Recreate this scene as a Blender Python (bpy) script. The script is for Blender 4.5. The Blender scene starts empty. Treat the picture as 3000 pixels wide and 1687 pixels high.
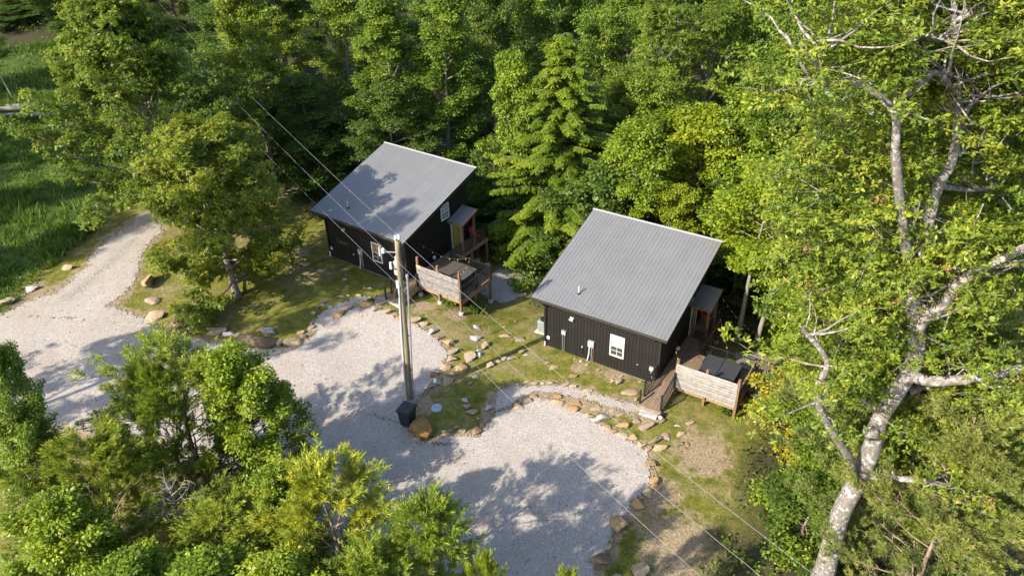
import bpy, math, random
import numpy as np
from mathutils import Matrix, Vector

# ------------------------------------------------------------------ camera, sky, sun, exposure
scene = bpy.context.scene
COL = scene.collection
cam_data = bpy.data.cameras.new("camera")
cam_data.sensor_width = 36.0
cam_data.lens = 27.246
cam_data.clip_start = 0.5
cam_data.clip_end = 1500.0
cam = bpy.data.objects.new("camera", cam_data)
COL.objects.link(cam)
cam.matrix_world = (Matrix.Translation((0, 0, 28.878)) @ Matrix.Rotation(math.radians(90 - 33.309), 4, 'X')
                    @ Matrix.Rotation(math.radians(-1.457), 4, 'Z'))
scene.camera = cam

SUN_EL, SUN_AZ = math.radians(34.0), math.radians(37.0)     # elevation; heading (from +x) in which shadows fall
world = bpy.data.worlds.new("World")
scene.world = world
world.use_nodes = True
wn = world.node_tree.nodes
sky = wn.new('ShaderNodeTexSky')
sky.sky_type = 'NISHITA'
sky.sun_disc = False
sky.sun_elevation = SUN_EL
sky.sun_rotation = math.radians(90) - (SUN_AZ + math.pi)
sky.air_density = 1.0
sky.dust_density = 1.2
bg = wn['Background']
bg.inputs['Strength'].default_value = 0.15
world.node_tree.links.new(sky.outputs[0], bg.inputs[0])

sun_data = bpy.data.lights.new("sun", 'SUN')
sun_data.energy = 4.5
sun_data.angle = math.radians(0.55)
sun_data.color = (1.0, 0.91, 0.76)
sun = bpy.data.objects.new("sun", sun_data)
COL.objects.link(sun)
sun_dir = Vector((math.cos(SUN_AZ) * math.cos(SUN_EL), math.sin(SUN_AZ) * math.cos(SUN_EL), -math.sin(SUN_EL)))
sun.rotation_euler = sun_dir.to_track_quat('-Z', 'Y').to_euler()

vs = scene.view_settings
vs.view_transform = 'Standard'
vs.look = 'None'
vs.gamma = 1.0
vs.use_curve_mapping = False
vs.exposure = 1.5
scene.cycles.max_bounces = 6
scene.cycles.transparent_max_bounces = 6

# ------------------------------------------------------------------ terrain surface
CABIN = {'R': (1.904, 37.607, 0.0, math.radians(-32.635)), 'L': (-12.873, 47.710, 0.758, math.radians(-35.329))}


def cl(side, x, y):
    X, Y, Z, a = CABIN[side]
    return (X + math.cos(a) * x - math.sin(a) * y, Y + math.sin(a) * x + math.cos(a) * y)


_ctl = [(-5.8, 32.6, .05), (1.9, 37.6, -.02), (0.2, 36.5, 0.0), (-3, 38, .15), (-9, 38, .3), (-6, 42, .35), (-14, 40, .75), (-18, 44, .95),
        (-25, 50, 1.2), (-22, 38, .8), (-30, 40, 1.1), (-45, 60, 1.6), (-50, 90, 3.2), (-70, 70, 2.5), (-35, 75, 1.2), (-20, 62, .4), (-24, 90, 0),
        (0, 72, -4.5), (20, 62, -5), (32, 42, -4.5), (45, 60, -7), (0, 100, -3), (30, 100, -2), (0, 140, 7), (60, 140, 8), (-60, 140, 8), (100, 100, 4),
        (0, 190, 16), (110, 190, 18), (-110, 190, 18), (-115, 100, 8),
        (0, 24, -.2), (6, 26, -.3), (10, 28, -.5), (8, 22, -.6), (13, 26, -1.0), (16, 21, -1.9), (22, 26, -3.2), (20, 12, -2.6), (0, 10, -.4), (-8, 22, -.1),
        (-20, 26, .3), (-30, 24, .6), (-40, 10, .4), (0, -30, .5), (40, 0, -4), (40, -30, -3), (-60, 0, 1), (-60, -30, 1), (80, 30, -8), (-90, 40, 3)]
_ctl += [cl('R', x, y) + (z,) for x, y, z in ((0, 0, -.02), (7.3, 0, -.1), (7.8, -2.15, .02), (11.85, 0, -.47), (10, 0, -.24), (-1.2, 1, -.1), (-1.5, 6, -.7),
        (12, 3.2, -.85), (12.4, 5.5, -1.0), (14, 4.5, -1.25), (0, 8.5, -1.2), (7.3, 8, -1.8), (9, 11, -2.5), (3.6, 12, -2.4))]
_ctl += [cl('L', x, y) + (z,) for x, y, z in ((0, 0, .68), (7.3, 0, .5), (7.8, -2.15, .72), (11.85, 0, .16), (10.1, 0, .43), (12, 1.5, -.36), (12, 3.2, -.86),
        (11, 6.5, -1.1), (14, 4, -.9), (-1, 7, .4), (7, 8, -1.2), (9, 10.5, -1.9), (3, 11, -.9), (-4, 3, .8))]
_C = np.array(_ctl, float)


def _phi(d2):
    return np.where(d2 > 1e-9, 0.5 * d2 * np.log(np.maximum(d2, 1e-12)), 0.0)


def _solve():
    n = len(_C)
    xy = _C[:, :2] / 30.0
    d2 = ((xy[:, None] - xy[None]) ** 2).sum(-1)
    A = np.zeros((n + 3, n + 3))
    A[:n, :n] = _phi(d2) + np.eye(n) * 2e-3
    A[:n, n] = 1; A[:n, n + 1:] = xy
    A[n, :n] = 1; A[n + 1:, :n] = xy.T
    b = np.zeros(n + 3); b[:n] = _C[:, 2]
    return np.linalg.solve(A, b)


_W = _solve()


def ground(x, y):
    """height of the terrain at world x, y (arrays or numbers)"""
    x = np.asarray(x, float); y = np.asarray(y, float)
    q = np.stack([x.ravel(), y.ravel()], -1) / 30.0
    out = np.empty(len(q))
    n = len(_C)
    for i in range(0, len(q), 20000):
        p = q[i:i + 20000]
        d2 = ((p[:, None] - (_C[:, :2] / 30.0)[None]) ** 2).sum(-1)
        out[i:i + 20000] = _phi(d2) @ _W[:n] + _W[n] + p @ _W[n + 1:]
    return out.reshape(x.shape) if x.shape else float(out[0])

# ------------------------------------------------------------------ helpers
def tag(o, label=None, cat=None, group=None, kind=None):
    if label: o['label'] = label
    if cat: o['category'] = cat
    if group: o['group'] = group
    if kind: o['kind'] = kind
    return o


def empty(name, loc=(0, 0, 0), rz=0.0, label=None, cat=None, group=None):
    o = bpy.data.objects.new(name, None)
    o.empty_display_size = 0.3
    COL.objects.link(o)
    o.location = loc
    o.rotation_euler = (0, 0, rz)
    return tag(o, label, cat, group)


def add(name, me, parent=None, loc=(0, 0, 0), rot=(0, 0, 0), scale=(1, 1, 1)):
    o = bpy.data.objects.new(name, me)
    COL.objects.link(o)
    if parent is not None: o.parent = parent
    o.location = loc; o.rotation_euler = rot; o.scale = scale
    return o


def mesh(name, V, F, mat, smooth=False, tint=None):
    """mesh from an (n,3) vertex array and faces: an (m,k) array or a list of such arrays / lists"""
    me = bpy.data.meshes.new(name)
    V = np.asarray(V, np.float32)
    groups = F if isinstance(F, list) and len(F) and isinstance(F[0], np.ndarray) else [np.asarray(F)] if isinstance(F, np.ndarray) else None
    if groups is None:
        me.from_pydata(V.tolist(), [], F)
    else:
        me.vertices.add(len(V)); me.vertices.foreach_set('co', V.ravel())
        loops = np.concatenate([g.ravel() for g in groups]).astype(np.int32)
        tot = np.concatenate([np.full(len(g), g.shape[1], np.int32) for g in groups])
        start = np.concatenate([[0], np.cumsum(tot)[:-1]]).astype(np.int32)
        me.loops.add(len(loops)); me.loops.foreach_set('vertex_index', loops)
        me.polygons.add(len(tot)); me.polygons.foreach_set('loop_start', start); me.polygons.foreach_set('loop_total', tot)
        me.update(calc_edges=True)
    if smooth: me.polygons.foreach_set('use_smooth', np.ones(len(me.polygons), bool))
    if tint is not None:
        at = me.attributes.new('tint', 'FLOAT', 'FACE')
        at.data.foreach_set('value', np.asarray(tint, np.float32))
    if mat is not None:
        for m in (mat if isinstance(mat, (list, tuple)) else [mat]): me.materials.append(m)
    me.update()
    return me


BOXF = [[0, 3, 2, 1], [4, 5, 6, 7], [0, 1, 5, 4], [1, 2, 6, 5], [2, 3, 7, 6], [3, 0, 4, 7]]


def boxv(x0, y0, z0, x1, y1, z1):
    return [(x0, y0, z0), (x1, y0, z0), (x1, y1, z0), (x0, y1, z0), (x0, y0, z1), (x1, y0, z1), (x1, y1, z1), (x0, y1, z1)]


class MB:
    """collects shapes for one mesh"""
    def __init__(s): s.V, s.F = [], []

    def put(s, V, F):
        n = len(s.V); s.V += [tuple(v) for v in V]; s.F += [[i + n for i in f] for f in F]; return s

    def box(s, *a): return s.put(boxv(*a), BOXF)

    def tube(s, pts, r, n=8, cap=True):
        V, F = tube(pts, r if hasattr(r, '__len__') else [r] * len(pts), n)
        k = len(V); F = [list(map(int, f)) for f in F]
        if cap: F += [list(range(n))[::-1], list(range(k - n, k))]
        return s.put(V, F)

    def lathe(s, prof, n=16, cx=0, cy=0):
        V = []; F = []
        for (r, z) in prof:
            for i in range(n):
                a = 2 * math.pi * i / n; V.append((cx + r * math.cos(a), cy + r * math.sin(a), z))
        for j in range(len(prof) - 1):
            for i in range(n):
                F.append([j * n + i, j * n + (i + 1) % n, (j + 1) * n + (i + 1) % n, (j + 1) * n + i])
        F.append(list(range(n))[::-1]); F.append(list(range((len(prof) - 1) * n, len(prof) * n)))
        return s.put(V, F)

    def bar(s, a, b, w, h):
        a = Vector(a); b = Vector(b); d = (b - a).normalized()
        u = d.cross(Vector((0, 0, 1)))
        u = u.normalized() if u.length > 1e-4 else Vector((1, 0, 0))
        v = u.cross(d).normalized()
        V = [p + u * (w / 2 * i) + v * (h / 2 * j) for p in (a, b) for i, j in ((-1, -1), (1, -1), (1, 1), (-1, 1))]
        return s.put(V, BOXF)

    def mesh(s, name, mat, smooth=False): return mesh(name, s.V, s.F, mat, smooth)

    def obj(s, name, mat, parent=None, smooth=False, bevel=0.0, **k):
        o = add(name, s.mesh(name, mat, smooth), parent, **k)
        if bevel:
            m = o.modifiers.new('bevel', 'BEVEL'); m.width = bevel; m.segments = 2; m.limit_method = 'ANGLE'
        return o


def tube(pts, rad, n=6):
    P = np.asarray(pts, float); rad = np.asarray(rad, float)
    T = np.gradient(P, axis=0); T /= np.linalg.norm(T, axis=1, keepdims=True) + 1e-9
    ref = np.where(np.abs(T[:, 2:3]) > 0.9, np.array([[1., 0, 0]]), np.array([[0, 0, 1.]]))
    U = np.cross(T, ref); U /= np.linalg.norm(U, axis=1, keepdims=True) + 1e-9
    for i in range(1, len(U)):                                   # keep the frame from twisting
        u = U[i - 1] - T[i] * (U[i - 1] @ T[i]); l = np.linalg.norm(u)
        if l > 1e-6: U[i] = u / l
    W = np.cross(T, U)
    a = np.arange(n) * 2 * np.pi / n
    V = P[:, None] + rad[:, None, None] * (np.cos(a)[None, :, None] * U[:, None] + np.sin(a)[None, :, None] * W[:, None])
    k = len(P)
    i, j = np.meshgrid(np.arange(k - 1), np.arange(n), indexing='ij')
    F = np.stack([i * n + j, i * n + (j + 1) % n, (i + 1) * n + (j + 1) % n, (i + 1) * n + j], -1).reshape(-1, 4)
    return V.reshape(-1, 3), F


_cube = {}


def unit_cube(mat):
    if mat.name not in _cube: _cube[mat.name] = mesh('block', boxv(0, 0, 0, 1, 1, 1), BOXF, mat)
    return _cube[mat.name]


def block(name, mat, parent, x0, y0, z0, x1, y1, z1):
    """a plain piece: shares one cube mesh per material"""
    return add(name, unit_cube(mat), parent, (x0, y0, z0), (0, 0, 0), (x1 - x0, y1 - y0, z1 - z0))


# ------------------------------------------------------------------ materials
def new_mat(name):
    m = bpy.data.materials.new(name); m.use_nodes = True
    nt = m.node_tree; nt.nodes.clear()
    out = nt.nodes.new('ShaderNodeOutputMaterial')
    return m, nt, out


def N(nt, typ, **k):
    n = nt.nodes.new(typ)
    for a, b in k.items(): setattr(n, a, b)
    return n


def ramp(nt, fac, stops, interp='LINEAR'):
    r = N(nt, 'ShaderNodeValToRGB'); e = r.color_ramp.elements; r.color_ramp.interpolation = interp
    while len(e) < len(stops): e.new(0.5)
    for el, (p, c) in zip(e, stops):
        el.position = p; el.color = (c[0], c[1], c[2], 1)
    nt.links.new(fac, r.inputs[0]); return r.outputs[0]


def mixc(nt, fac, a, b, blend='MIX'):
    m = N(nt, 'ShaderNodeMix', data_type='RGBA', blend_type=blend)
    for s, v in ((m.inputs[0], fac), (m.inputs[6], a), (m.inputs[7], b)):
        if hasattr(v, 'is_output'): nt.links.new(v, s)
        else: s.default_value = v if not isinstance(v, (tuple, list)) else (v[0], v[1], v[2], 1)
    return m.outputs[2]


def noise(nt, scale, detail=4, rough=0.55, vec=None, out='Fac'):
    n = N(nt, 'ShaderNodeTexNoise'); n.inputs['Scale'].default_value = scale
    n.inputs['Detail'].default_value = detail; n.inputs['Roughness'].default_value = rough
    if vec is not None: nt.links.new(vec, n.inputs['Vector'])
    return n.outputs[out]


def coords(nt, kind='Object', scale=None):
    t = N(nt, 'ShaderNodeTexCoord').outputs[kind]
    if scale:
        m = N(nt, 'ShaderNodeMapping'); m.inputs['Scale'].default_value = scale
        nt.links.new(t, m.inputs['Vector']); t = m.outputs[0]
    return t


def world_pos(nt): return N(nt, 'ShaderNodeNewGeometry').outputs['Position']


def finish(nt, out, col, rough=0.7, spec=0.3, metal=0.0, bump=None, strength=0.3, dist=0.02):
    p = N(nt, 'ShaderNodeBsdfPrincipled')
    if hasattr(col, 'is_output'): nt.links.new(col, p.inputs['Base Color'])
    else: p.inputs['Base Color'].default_value = (*col, 1)
    if hasattr(rough, 'is_output'): nt.links.new(rough, p.inputs['Roughness'])
    else: p.inputs['Roughness'].default_value = rough
    p.inputs['Specular IOR Level'].default_value = spec
    p.inputs['Metallic'].default_value = metal
    if bump is not None:
        b = N(nt, 'ShaderNodeBump'); b.inputs['Strength'].default_value = strength; b.inputs['Distance'].default_value = dist
        nt.links.new(bump, b.inputs['Height']); nt.links.new(b.outputs[0], p.inputs['Normal'])
    nt.links.new(p.outputs[0], out.inputs[0])
    return p


def simple(name, col, rough=0.6, spec=0.3, metal=0.0, var=0.12, scale=6.0, stretch=None, bumps=0.15):
    m, nt, out = new_mat(name)
    v = coords(nt, 'Object', stretch)
    f = noise(nt, scale, 5, 0.6, v)
    obr = N(nt, 'ShaderNodeObjectInfo').outputs['Random']
    c = ramp(nt, f, [(0.25, [x * (1 - 2.2 * var) for x in col]), (0.75, [min(1, x * (1 + 1.6 * var)) for x in col])])
    c = mixc(nt, 0.9, c, ramp(nt, obr, [(0, [1 - var] * 3), (1, [1 + var * .6] * 3)]), 'MULTIPLY')
    finish(nt, out, c, rough, spec, metal, f, bumps, 0.01)
    return m


def wood(name, col, dark, streak=14.0, knots=0.25, rough=0.75):
    """boards: grain along the longest local axis (y before x for unit cubes uses generated world position)"""
    m, nt, out = new_mat(name)
    pos = world_pos(nt)
    mp = N(nt, 'ShaderNodeMapping'); mp.inputs['Rotation'].default_value = (0, 0, math.radians(33.5)); mp.inputs['Scale'].default_value = (1.2, streak, streak)
    nt.links.new(pos, mp.inputs[0])
    g = noise(nt, 1.0, 6, 0.65, mp.outputs[0])
    k = noise(nt, 3.1, 3, 0.5, pos)
    obr = N(nt, 'ShaderNodeObjectInfo').outputs['Random']
    c = ramp(nt, g, [(0.28, dark), (0.62, col)])
    c = mixc(nt, ramp(nt, k, [(0.62, (0, 0, 0)), (0.72, (knots,) * 3)]), c, dark)
    c = mixc(nt, 0.9, c, ramp(nt, obr, [(0, (.8,) * 3), (1, (1.12,) * 3)]), 'MULTIPLY')
    finish(nt, out, c, rough, 0.25, 0, g, 0.25, 0.01)
    return m


M = {}
M['siding'] = simple('siding_black_brown', (0.0092, 0.0080, 0.0074), 0.62, 0.35, var=.22, scale=5, stretch=(3, 3, .5))
M['siding_core'] = simple('siding_groove', (.008, .007, .007), 0.8)
M['trim_black'] = simple('trim_black', (.016, .015, .015), 0.45, 0.4)
M['white'] = simple('white_paint', (0.4588, 0.4588, 0.4588), 0.45, 0.4, var=.05)
M['offwhite'] = simple('white_plastic', (0.4070, 0.4070, 0.3922), 0.4, 0.4, var=.06)
M['grey_box'] = simple('grey_enclosure', (0.2664, 0.2812, 0.2886), 0.45, 0.4, var=.08)
M['galv'] = simple('galvanised_steel', (0.3700, 0.3774, 0.3848), 0.38, 0.5, 0.6, var=.1)
M['dark_metal'] = simple('black_metal', (.014, .014, .015), 0.35, 0.5)
M['deck'] = wood('deck_boards', (0.1739, 0.1199, 0.0829), (0.1036, 0.0703, 0.0474), 16)
M['lumber'] = wood('treated_lumber', (0.2664, 0.1739, 0.1036), (0.1480, 0.0925, 0.0518), 12, .5)
M['lumber_dark'] = wood('stained_post', (0.1776, 0.0999, 0.0592), (0.0962, 0.0518, 0.0296), 12, .3)
M['whitewash'] = wood('whitewashed_board', (0.2738, 0.2553, 0.2405), (0.1480, 0.1273, 0.1125), 9, .8)
M['whitewash_grey'] = wood('weathered_whitewash', (0.2146, 0.1983, 0.1924), (0.0740, 0.0666, 0.0607), 8, .5)
M['picnic'] = wood('weathered_picnic_boards', (0.1998, 0.1517, 0.1110), (0.0962, 0.0703, 0.0518), 12, .5)
M['concrete'] = simple('concrete', (0.3848, 0.3700, 0.3404), 0.85, 0.2, var=.15, scale=9)
M['door'] = simple('olive_yellow_door', (0.3108, 0.2738, 0.0555), 0.45, 0.35, var=.06)
M['door_pale'] = simple('pale_olive_door', (0.2960, 0.2442, 0.1036), 0.5, 0.3, var=.06)
M['red'] = simple('red_plastic', (.45, .04, .03), 0.4, 0.4)
M['tub_cover'] = simple('hot_tub_vinyl', (0.0370, 0.0385, 0.0444), 0.42, 0.4, var=.1, scale=4)
M['tub_cover_brown'] = simple('hot_tub_vinyl_brown', (0.0629, 0.0533, 0.0459), 0.45, 0.35, var=.1, scale=4)
M['tub_side'] = simple('hot_tub_cabinet', (.055, .045, .042), 0.6, 0.3)
M['bin'] = simple('black_bin_plastic', (.020, .021, .024), 0.38, 0.45, var=.1)
M['rubber'] = simple('black_rubber', (.012, .012, .012), 0.7, 0.2)
M['ac'] = simple('condenser_grey_green', (.17, .19, .18), 0.5, 0.3)
M['pipe_white'] = simple('pvc_white', (0.3848, 0.3848, 0.3922), 0.4, 0.4, var=.05)
M['ceramic'] = simple('insulator_porcelain', (0.4588, 0.4736, 0.5032), 0.2, 0.5, var=.04)
M['wire'] = simple('aluminium_wire', (.22, .21, .22), 0.5, 0.4, 0.0, var=.03)
M['wire_dark'] = simple('black_cord', (.05, .045, .03), 0.6, 0.3)
M['pink'] = simple('pink_flagging', (.80, .22, .24), 0.6, 0.2)
M['lid_blue'] = simple('pale_blue_lid', (.27, .36, .41), 0.5, 0.3, var=.12, scale=9)
M['bulb'] = simple('amber_bulb_glass', (.40, .29, .14), 0.15, 0.5, var=.04)
M['mat'] = simple('door_mat', (.07, .05, .04), 0.95, 0.1)
M['yellow_sign'] = simple('number_plate', (.72, .52, .14), 0.5, 0.3)
M['copper'] = simple('copper', (.55, .25, .12), 0.4, 0.4, 0.5)
M['flashing'] = simple('bright_flashing', (.36, .36, .37), 0.30, 0.5, 0.25, var=.03)


def pole_mat():
    m, nt, out = new_mat('weathered_pole')
    v = coords(nt, 'Object', (9, 9, .5))
    g = noise(nt, 2.2, 6, 0.65, v)
    b = noise(nt, 1.1, 3, 0.5, coords(nt, 'Object'))
    c = ramp(nt, g, [(0.3, (.10, .080, .050)), (0.55, (.21, .170, .110)), (0.8, (.29, .245, .165))])
    c = mixc(nt, ramp(nt, b, [(.45, (0,) * 3), (.65, (.55,) * 3)]), c, (.15, .15, .085))
    finish(nt, out, c, .85, .15, 0, g, .5, .02); return m


def roof_mat():
    m, nt, out = new_mat('grey_metal_roofing')
    pos = world_pos(nt)
    f = noise(nt, .7, 5, .6, pos); f2 = noise(nt, 24, 2, .5, pos)
    obr = N(nt, 'ShaderNodeObjectInfo').outputs['Random']
    c = ramp(nt, f, [(.3, (.128, .129, .132)), (.7, (.142, .143, .146))])
    c = mixc(nt, .8, c, ramp(nt, obr, [(0, (.965,) * 3), (1, (1.03,) * 3)]), 'MULTIPLY')
    r = ramp(nt, f, [(.3, (.36,) * 3), (.7, (.50,) * 3)])
    finish(nt, out, c, r, .42, 0.12, f2, .04, .004); return m


def glass_mat(name, col, rough=.08):
    m, nt, out = new_mat(name)
    pos = world_pos(nt); f = noise(nt, 3, 3, .5, pos)
    c = ramp(nt, f, [(.3, [x * .8 for x in col]), (.7, col)])
    finish(nt, out, c, rough, .6); return m


def bark_mat(name, a, b, c3, scale=1.0, moss=None):
    m, nt, out = new_mat(name)
    pos = coords(nt, 'Object', (4 * scale, 4 * scale, 1.1 * scale))
    g = noise(nt, 2.2, 7, .7, pos)
    f = noise(nt, 9, 5, .7, pos)
    c = ramp(nt, g, [(.3, a), (.52, b), (.72, c3)])
    c = mixc(nt, .8, c, ramp(nt, f, [(.34, (.50,) * 3), (.50, (1.0,) * 3), (.7, (1.15,) * 3)]), 'MULTIPLY')
    if name == 'pale_oak_bark':
        li = noise(nt, 5.5, 5, .7, coords(nt, 'Object'))
        c = mixc(nt, ramp(nt, li, [(.52, (0,) * 3), (.60, (.75,) * 3)]), c, (.42, .395, .375))
    if moss:
        k = noise(nt, .8, 4, .6, coords(nt, 'Object'))
        c = mixc(nt, ramp(nt, k, [(.55, (0,) * 3), (.7, (.6,) * 3)]), c, moss)
    finish(nt, out, c, .9, .15, 0, g, .7, .05); return m


def leaf_mat(name, dark, mid, light, translucent=.38, gloss=.3, hue=.11):
    m, nt, out = new_mat(name)
    at = N(nt, 'ShaderNodeAttribute', attribute_name='tint').outputs['Fac']
    obr = N(nt, 'ShaderNodeObjectInfo').outputs['Random']
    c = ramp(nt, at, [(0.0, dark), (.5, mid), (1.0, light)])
    c = mixc(nt, .9, c, ramp(nt, obr, [(0, (1 - hue * 1.6, 1 - hue, .9)), (.5, (1, 1, 1)), (1, (1 + hue * 2.4, 1 + hue, .95))]), 'MULTIPLY')
    p = N(nt, 'ShaderNodeBsdfPrincipled'); nt.links.new(c, p.inputs['Base Color'])
    p.inputs['Roughness'].default_value = .5; p.inputs['Specular IOR Level'].default_value = gloss
    t = N(nt, 'ShaderNodeBsdfTranslucent')
    nt.links.new(mixc(nt, 1.0, c, (1.25, 1.1, .55), 'MULTIPLY'), t.inputs['Color'])
    mx = N(nt, 'ShaderNodeMixShader'); mx.inputs[0].default_value = translucent
    nt.links.new(p.outputs[0], mx.inputs[1]); nt.links.new(t.outputs[0], mx.inputs[2]); nt.links.new(mx.outputs[0], out.inputs[0])
    return m


M['pole'] = pole_mat(); M['roof'] = roof_mat()
M['glass_blind'] = glass_mat('pane_with_pale_blind', (.30, .33, .32), .12)
M['glass_dark'] = glass_mat('dark_pane', (.05, .048, .045), .05)
M['glass_warm'] = glass_mat('pane_with_brown_blind', (.26, .15, .05), .15)
M['glass_sky'] = glass_mat('upper_pane', (.17, .19, .21), .08)
M['bark'] = bark_mat('grey_brown_bark', (.10, .08, .06), (.19, .16, .13), (.30, .27, .23), 1.0)
M['bark_pale'] = bark_mat('pale_oak_bark', (0.0891, 0.0764, 0.0636), (0.1559, 0.1400, 0.1273), (0.2164, 0.1973, 0.1846), 1.2, (0.1655, 0.1591, 0.0636))
M['bark_white'] = bark_mat('mottled_pale_bark', (0.1184, 0.0999, 0.0814), (0.2072, 0.1850, 0.1554), (0.3108, 0.2849, 0.2516), 2.0)
M['bark_pine'] = bark_mat('pine_bark', (.12, .08, .055), (.24, .175, .13), (.36, .29, .23), 1.6)
M['bark_dead'] = bark_mat('dead_grey_wood', (0.1184, 0.1066, 0.0888), (0.1894, 0.1717, 0.1539), (0.2486, 0.2309, 0.2131), 2.5)
M['leaf_oak'] = leaf_mat('oak_leaves', (0.0660, 0.1150, 0.0132), (0.1524, 0.2104, 0.0209), (0.2880, 0.3162, 0.0396), .5)
M['leaf_mid'] = leaf_mat('broad_leaves', (0.048, 0.095, 0.012), (0.112, 0.176, 0.016), (0.225, 0.277, 0.026))
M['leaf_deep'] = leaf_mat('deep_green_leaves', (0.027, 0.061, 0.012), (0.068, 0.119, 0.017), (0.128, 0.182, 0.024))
M['leaf_bright'] = leaf_mat('bright_leaves', (0.069, 0.127, 0.010), (0.150, 0.218, 0.012), (0.263, 0.316, 0.022))
M['leaf_yellow'] = leaf_mat('yellowing_leaves', (.130, .150, .010), (.280, .255, .015), (.430, .330, .020))
M['leaf_white_oak'] = leaf_mat('white_oak_leaves', (0.052, 0.107, 0.014), (0.123, 0.185, 0.022), (0.239, 0.280, 0.036))
M['leaf_hemlock'] = leaf_mat('hemlock_needles', (0.042, 0.086, 0.010), (0.108, 0.161, 0.012), (0.198, 0.236, 0.018), .25, .15)
M['needle'] = leaf_mat('pine_needles', (0.0725, 0.1224, 0.0132), (0.1713, 0.2304, 0.0187), (0.3087, 0.3312, 0.0341), .25, .25)
M['needle_soft'] = leaf_mat('soft_pine_needles', (0.0702, 0.1079, 0.0264), (0.1482, 0.1872, 0.0432), (0.2574, 0.2834, 0.0780), .25, .25)
M['leaf_brown'] = leaf_mat('dead_brown_leaves', (.12, .06, .03), (.21, .115, .065), (.30, .18, .10), .15, .1)
M['leaf_under'] = leaf_mat('undergrowth_leaves', (0.028, 0.062, 0.010), (0.070, 0.124, 0.014), (0.147, 0.208, 0.022))
M['blade'] = leaf_mat('grass_blades', (0.0600, 0.0850, 0.0108), (0.1150, 0.1450, 0.0180), (0.2100, 0.2050, 0.0495), .25, .15)
M['blade_meadow'] = leaf_mat('tall_grass_blades', (0.0385, 0.0825, 0.0120), (0.0715, 0.1320, 0.0180), (0.1320, 0.1925, 0.0300), .25, .2)


M['gravel_stone'] = simple('loose_limestone', (0.3312, 0.3010, 0.2720), .9, .2, var=.2, scale=4)


def stone_mat(name, a, b, c3, stain=None):
    m, nt, out = new_mat(name)
    pos = coords(nt, 'Object')
    g = noise(nt, 2.6, 7, .62, pos); k = noise(nt, 1.1, 3, .5, pos); f = noise(nt, 22, 3, .6, pos)
    obr = N(nt, 'ShaderNodeObjectInfo').outputs['Random']
    c = ramp(nt, g, [(.3, a), (.5, b), (.72, c3)])
    if stain: c = mixc(nt, ramp(nt, k, [(.5, (0,) * 3), (.68, (.8,) * 3)]), c, stain)
    c = mixc(nt, .9, c, ramp(nt, obr, [(0, (.8, .8, .82)), (1, (1.14, 1.1, 1.04))]), 'MULTIPLY')
    c = mixc(nt, .5, c, ramp(nt, f, [(.3, (.75,) * 3), (.6, (1.1,) * 3)]), 'MULTIPLY')
    finish(nt, out, c, .88, .2, 0, g, .55, .06); return m


M['stone_tan'] = stone_mat('tan_sandstone', (0.1591, 0.1184, 0.0777), (0.2701, 0.2109, 0.1443), (0.3626, 0.2960, 0.2220), (0.2294, 0.1554, 0.0888))
M['stone_orange'] = stone_mat('rusty_sandstone', (0.1480, 0.0962, 0.0518), (0.2590, 0.1776, 0.0925), (0.3330, 0.2479, 0.1517), (0.2664, 0.1517, 0.0592))
M['stone_grey'] = stone_mat('grey_stone', (0.1998, 0.1961, 0.1961), (0.3108, 0.3034, 0.2960), (0.4070, 0.3996, 0.3848))
M['stone_brown'] = stone_mat('brown_stone', (0.0888, 0.0629, 0.0407), (0.1628, 0.1184, 0.0740), (0.2442, 0.1850, 0.1258), (0.1110, 0.0740, 0.0444))
M['stone_boulder'] = stone_mat('ochre_boulder', (0.1156, 0.0693, 0.0245), (0.1836, 0.1155, 0.0420), (0.2448, 0.1650, 0.0700), (0.2040, 0.0990, 0.0280))

# ------------------------------------------------------------------ regions of the site (metres, world x/y)
def poly(*p): return np.array(p, float)


LAWN = poly((-32.82, 41.21), (-32.21, 45.35), (-31.43, 50.45), (-31.50, 56.08), (-28.43, 58.05), (-26.18, 65.10), (-22.00, 63.09), (-17.12, 59.83), (-13.52, 55.82), (-6.77, 56.09), (-1.51, 51.52), (1.05, 48.76),
            (1.80, 42.68), (7.42, 46.99), (13.20, 41.76), (14.66, 39.63), (17.49, 37.49), (17.78, 35.33), (15.62, 31.99), (12.82, 29.73), (10.86, 25.02), (8.40, 21.46),
            (6.5, 16.5), (-2, 15), (-30, 22), (-38, 34))
MEADOW = poly((-32.92, 41.40), (-32.45, 45.36), (-31.69, 50.46), (-31.52, 55.46), (-29.08, 59.06), (-27.44, 66.22), (-25.99, 69.66), (-30.36, 85.39), (-35.98, 93.06), (-47.86, 96.20), (-58.71, 91.09), (-75, 80), (-55, 40))
ROAD = poly((-30.70, 80.14), (-26.06, 78.53), (-25.48, 73.67), (-27.08, 64.15), (-26.40, 52.50), (-26.28, 48.13), (-25.52, 43.99), (-25.69, 41.30), (-20.55, 38.32), (-17.81, 37.48), (-15.20, 36.87), (-13.39, 36.90), (-11.61, 36.05), (-9.68, 34.02), (-8.45, 32.19),
            (-5.85, 30.68), (-4.84, 29.40), (-3.23, 29.44), (-1.09, 29.02), (1.39, 25.64), (3.35, 22.20), (2.9, 17.5), (3.6, 13), (-1.5, 12), (-3, 17.5), (-7.5, 22.5), (-13, 26.5), (-22, 30.5), (-45, 33.0), (-45, 42),
            (-27, 40.0), (-32.44, 40.48), (-30.34, 42.87), (-29.32, 45.93), (-29.70, 49.90), (-27.75, 55.45), (-28.77, 65.62))
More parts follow.
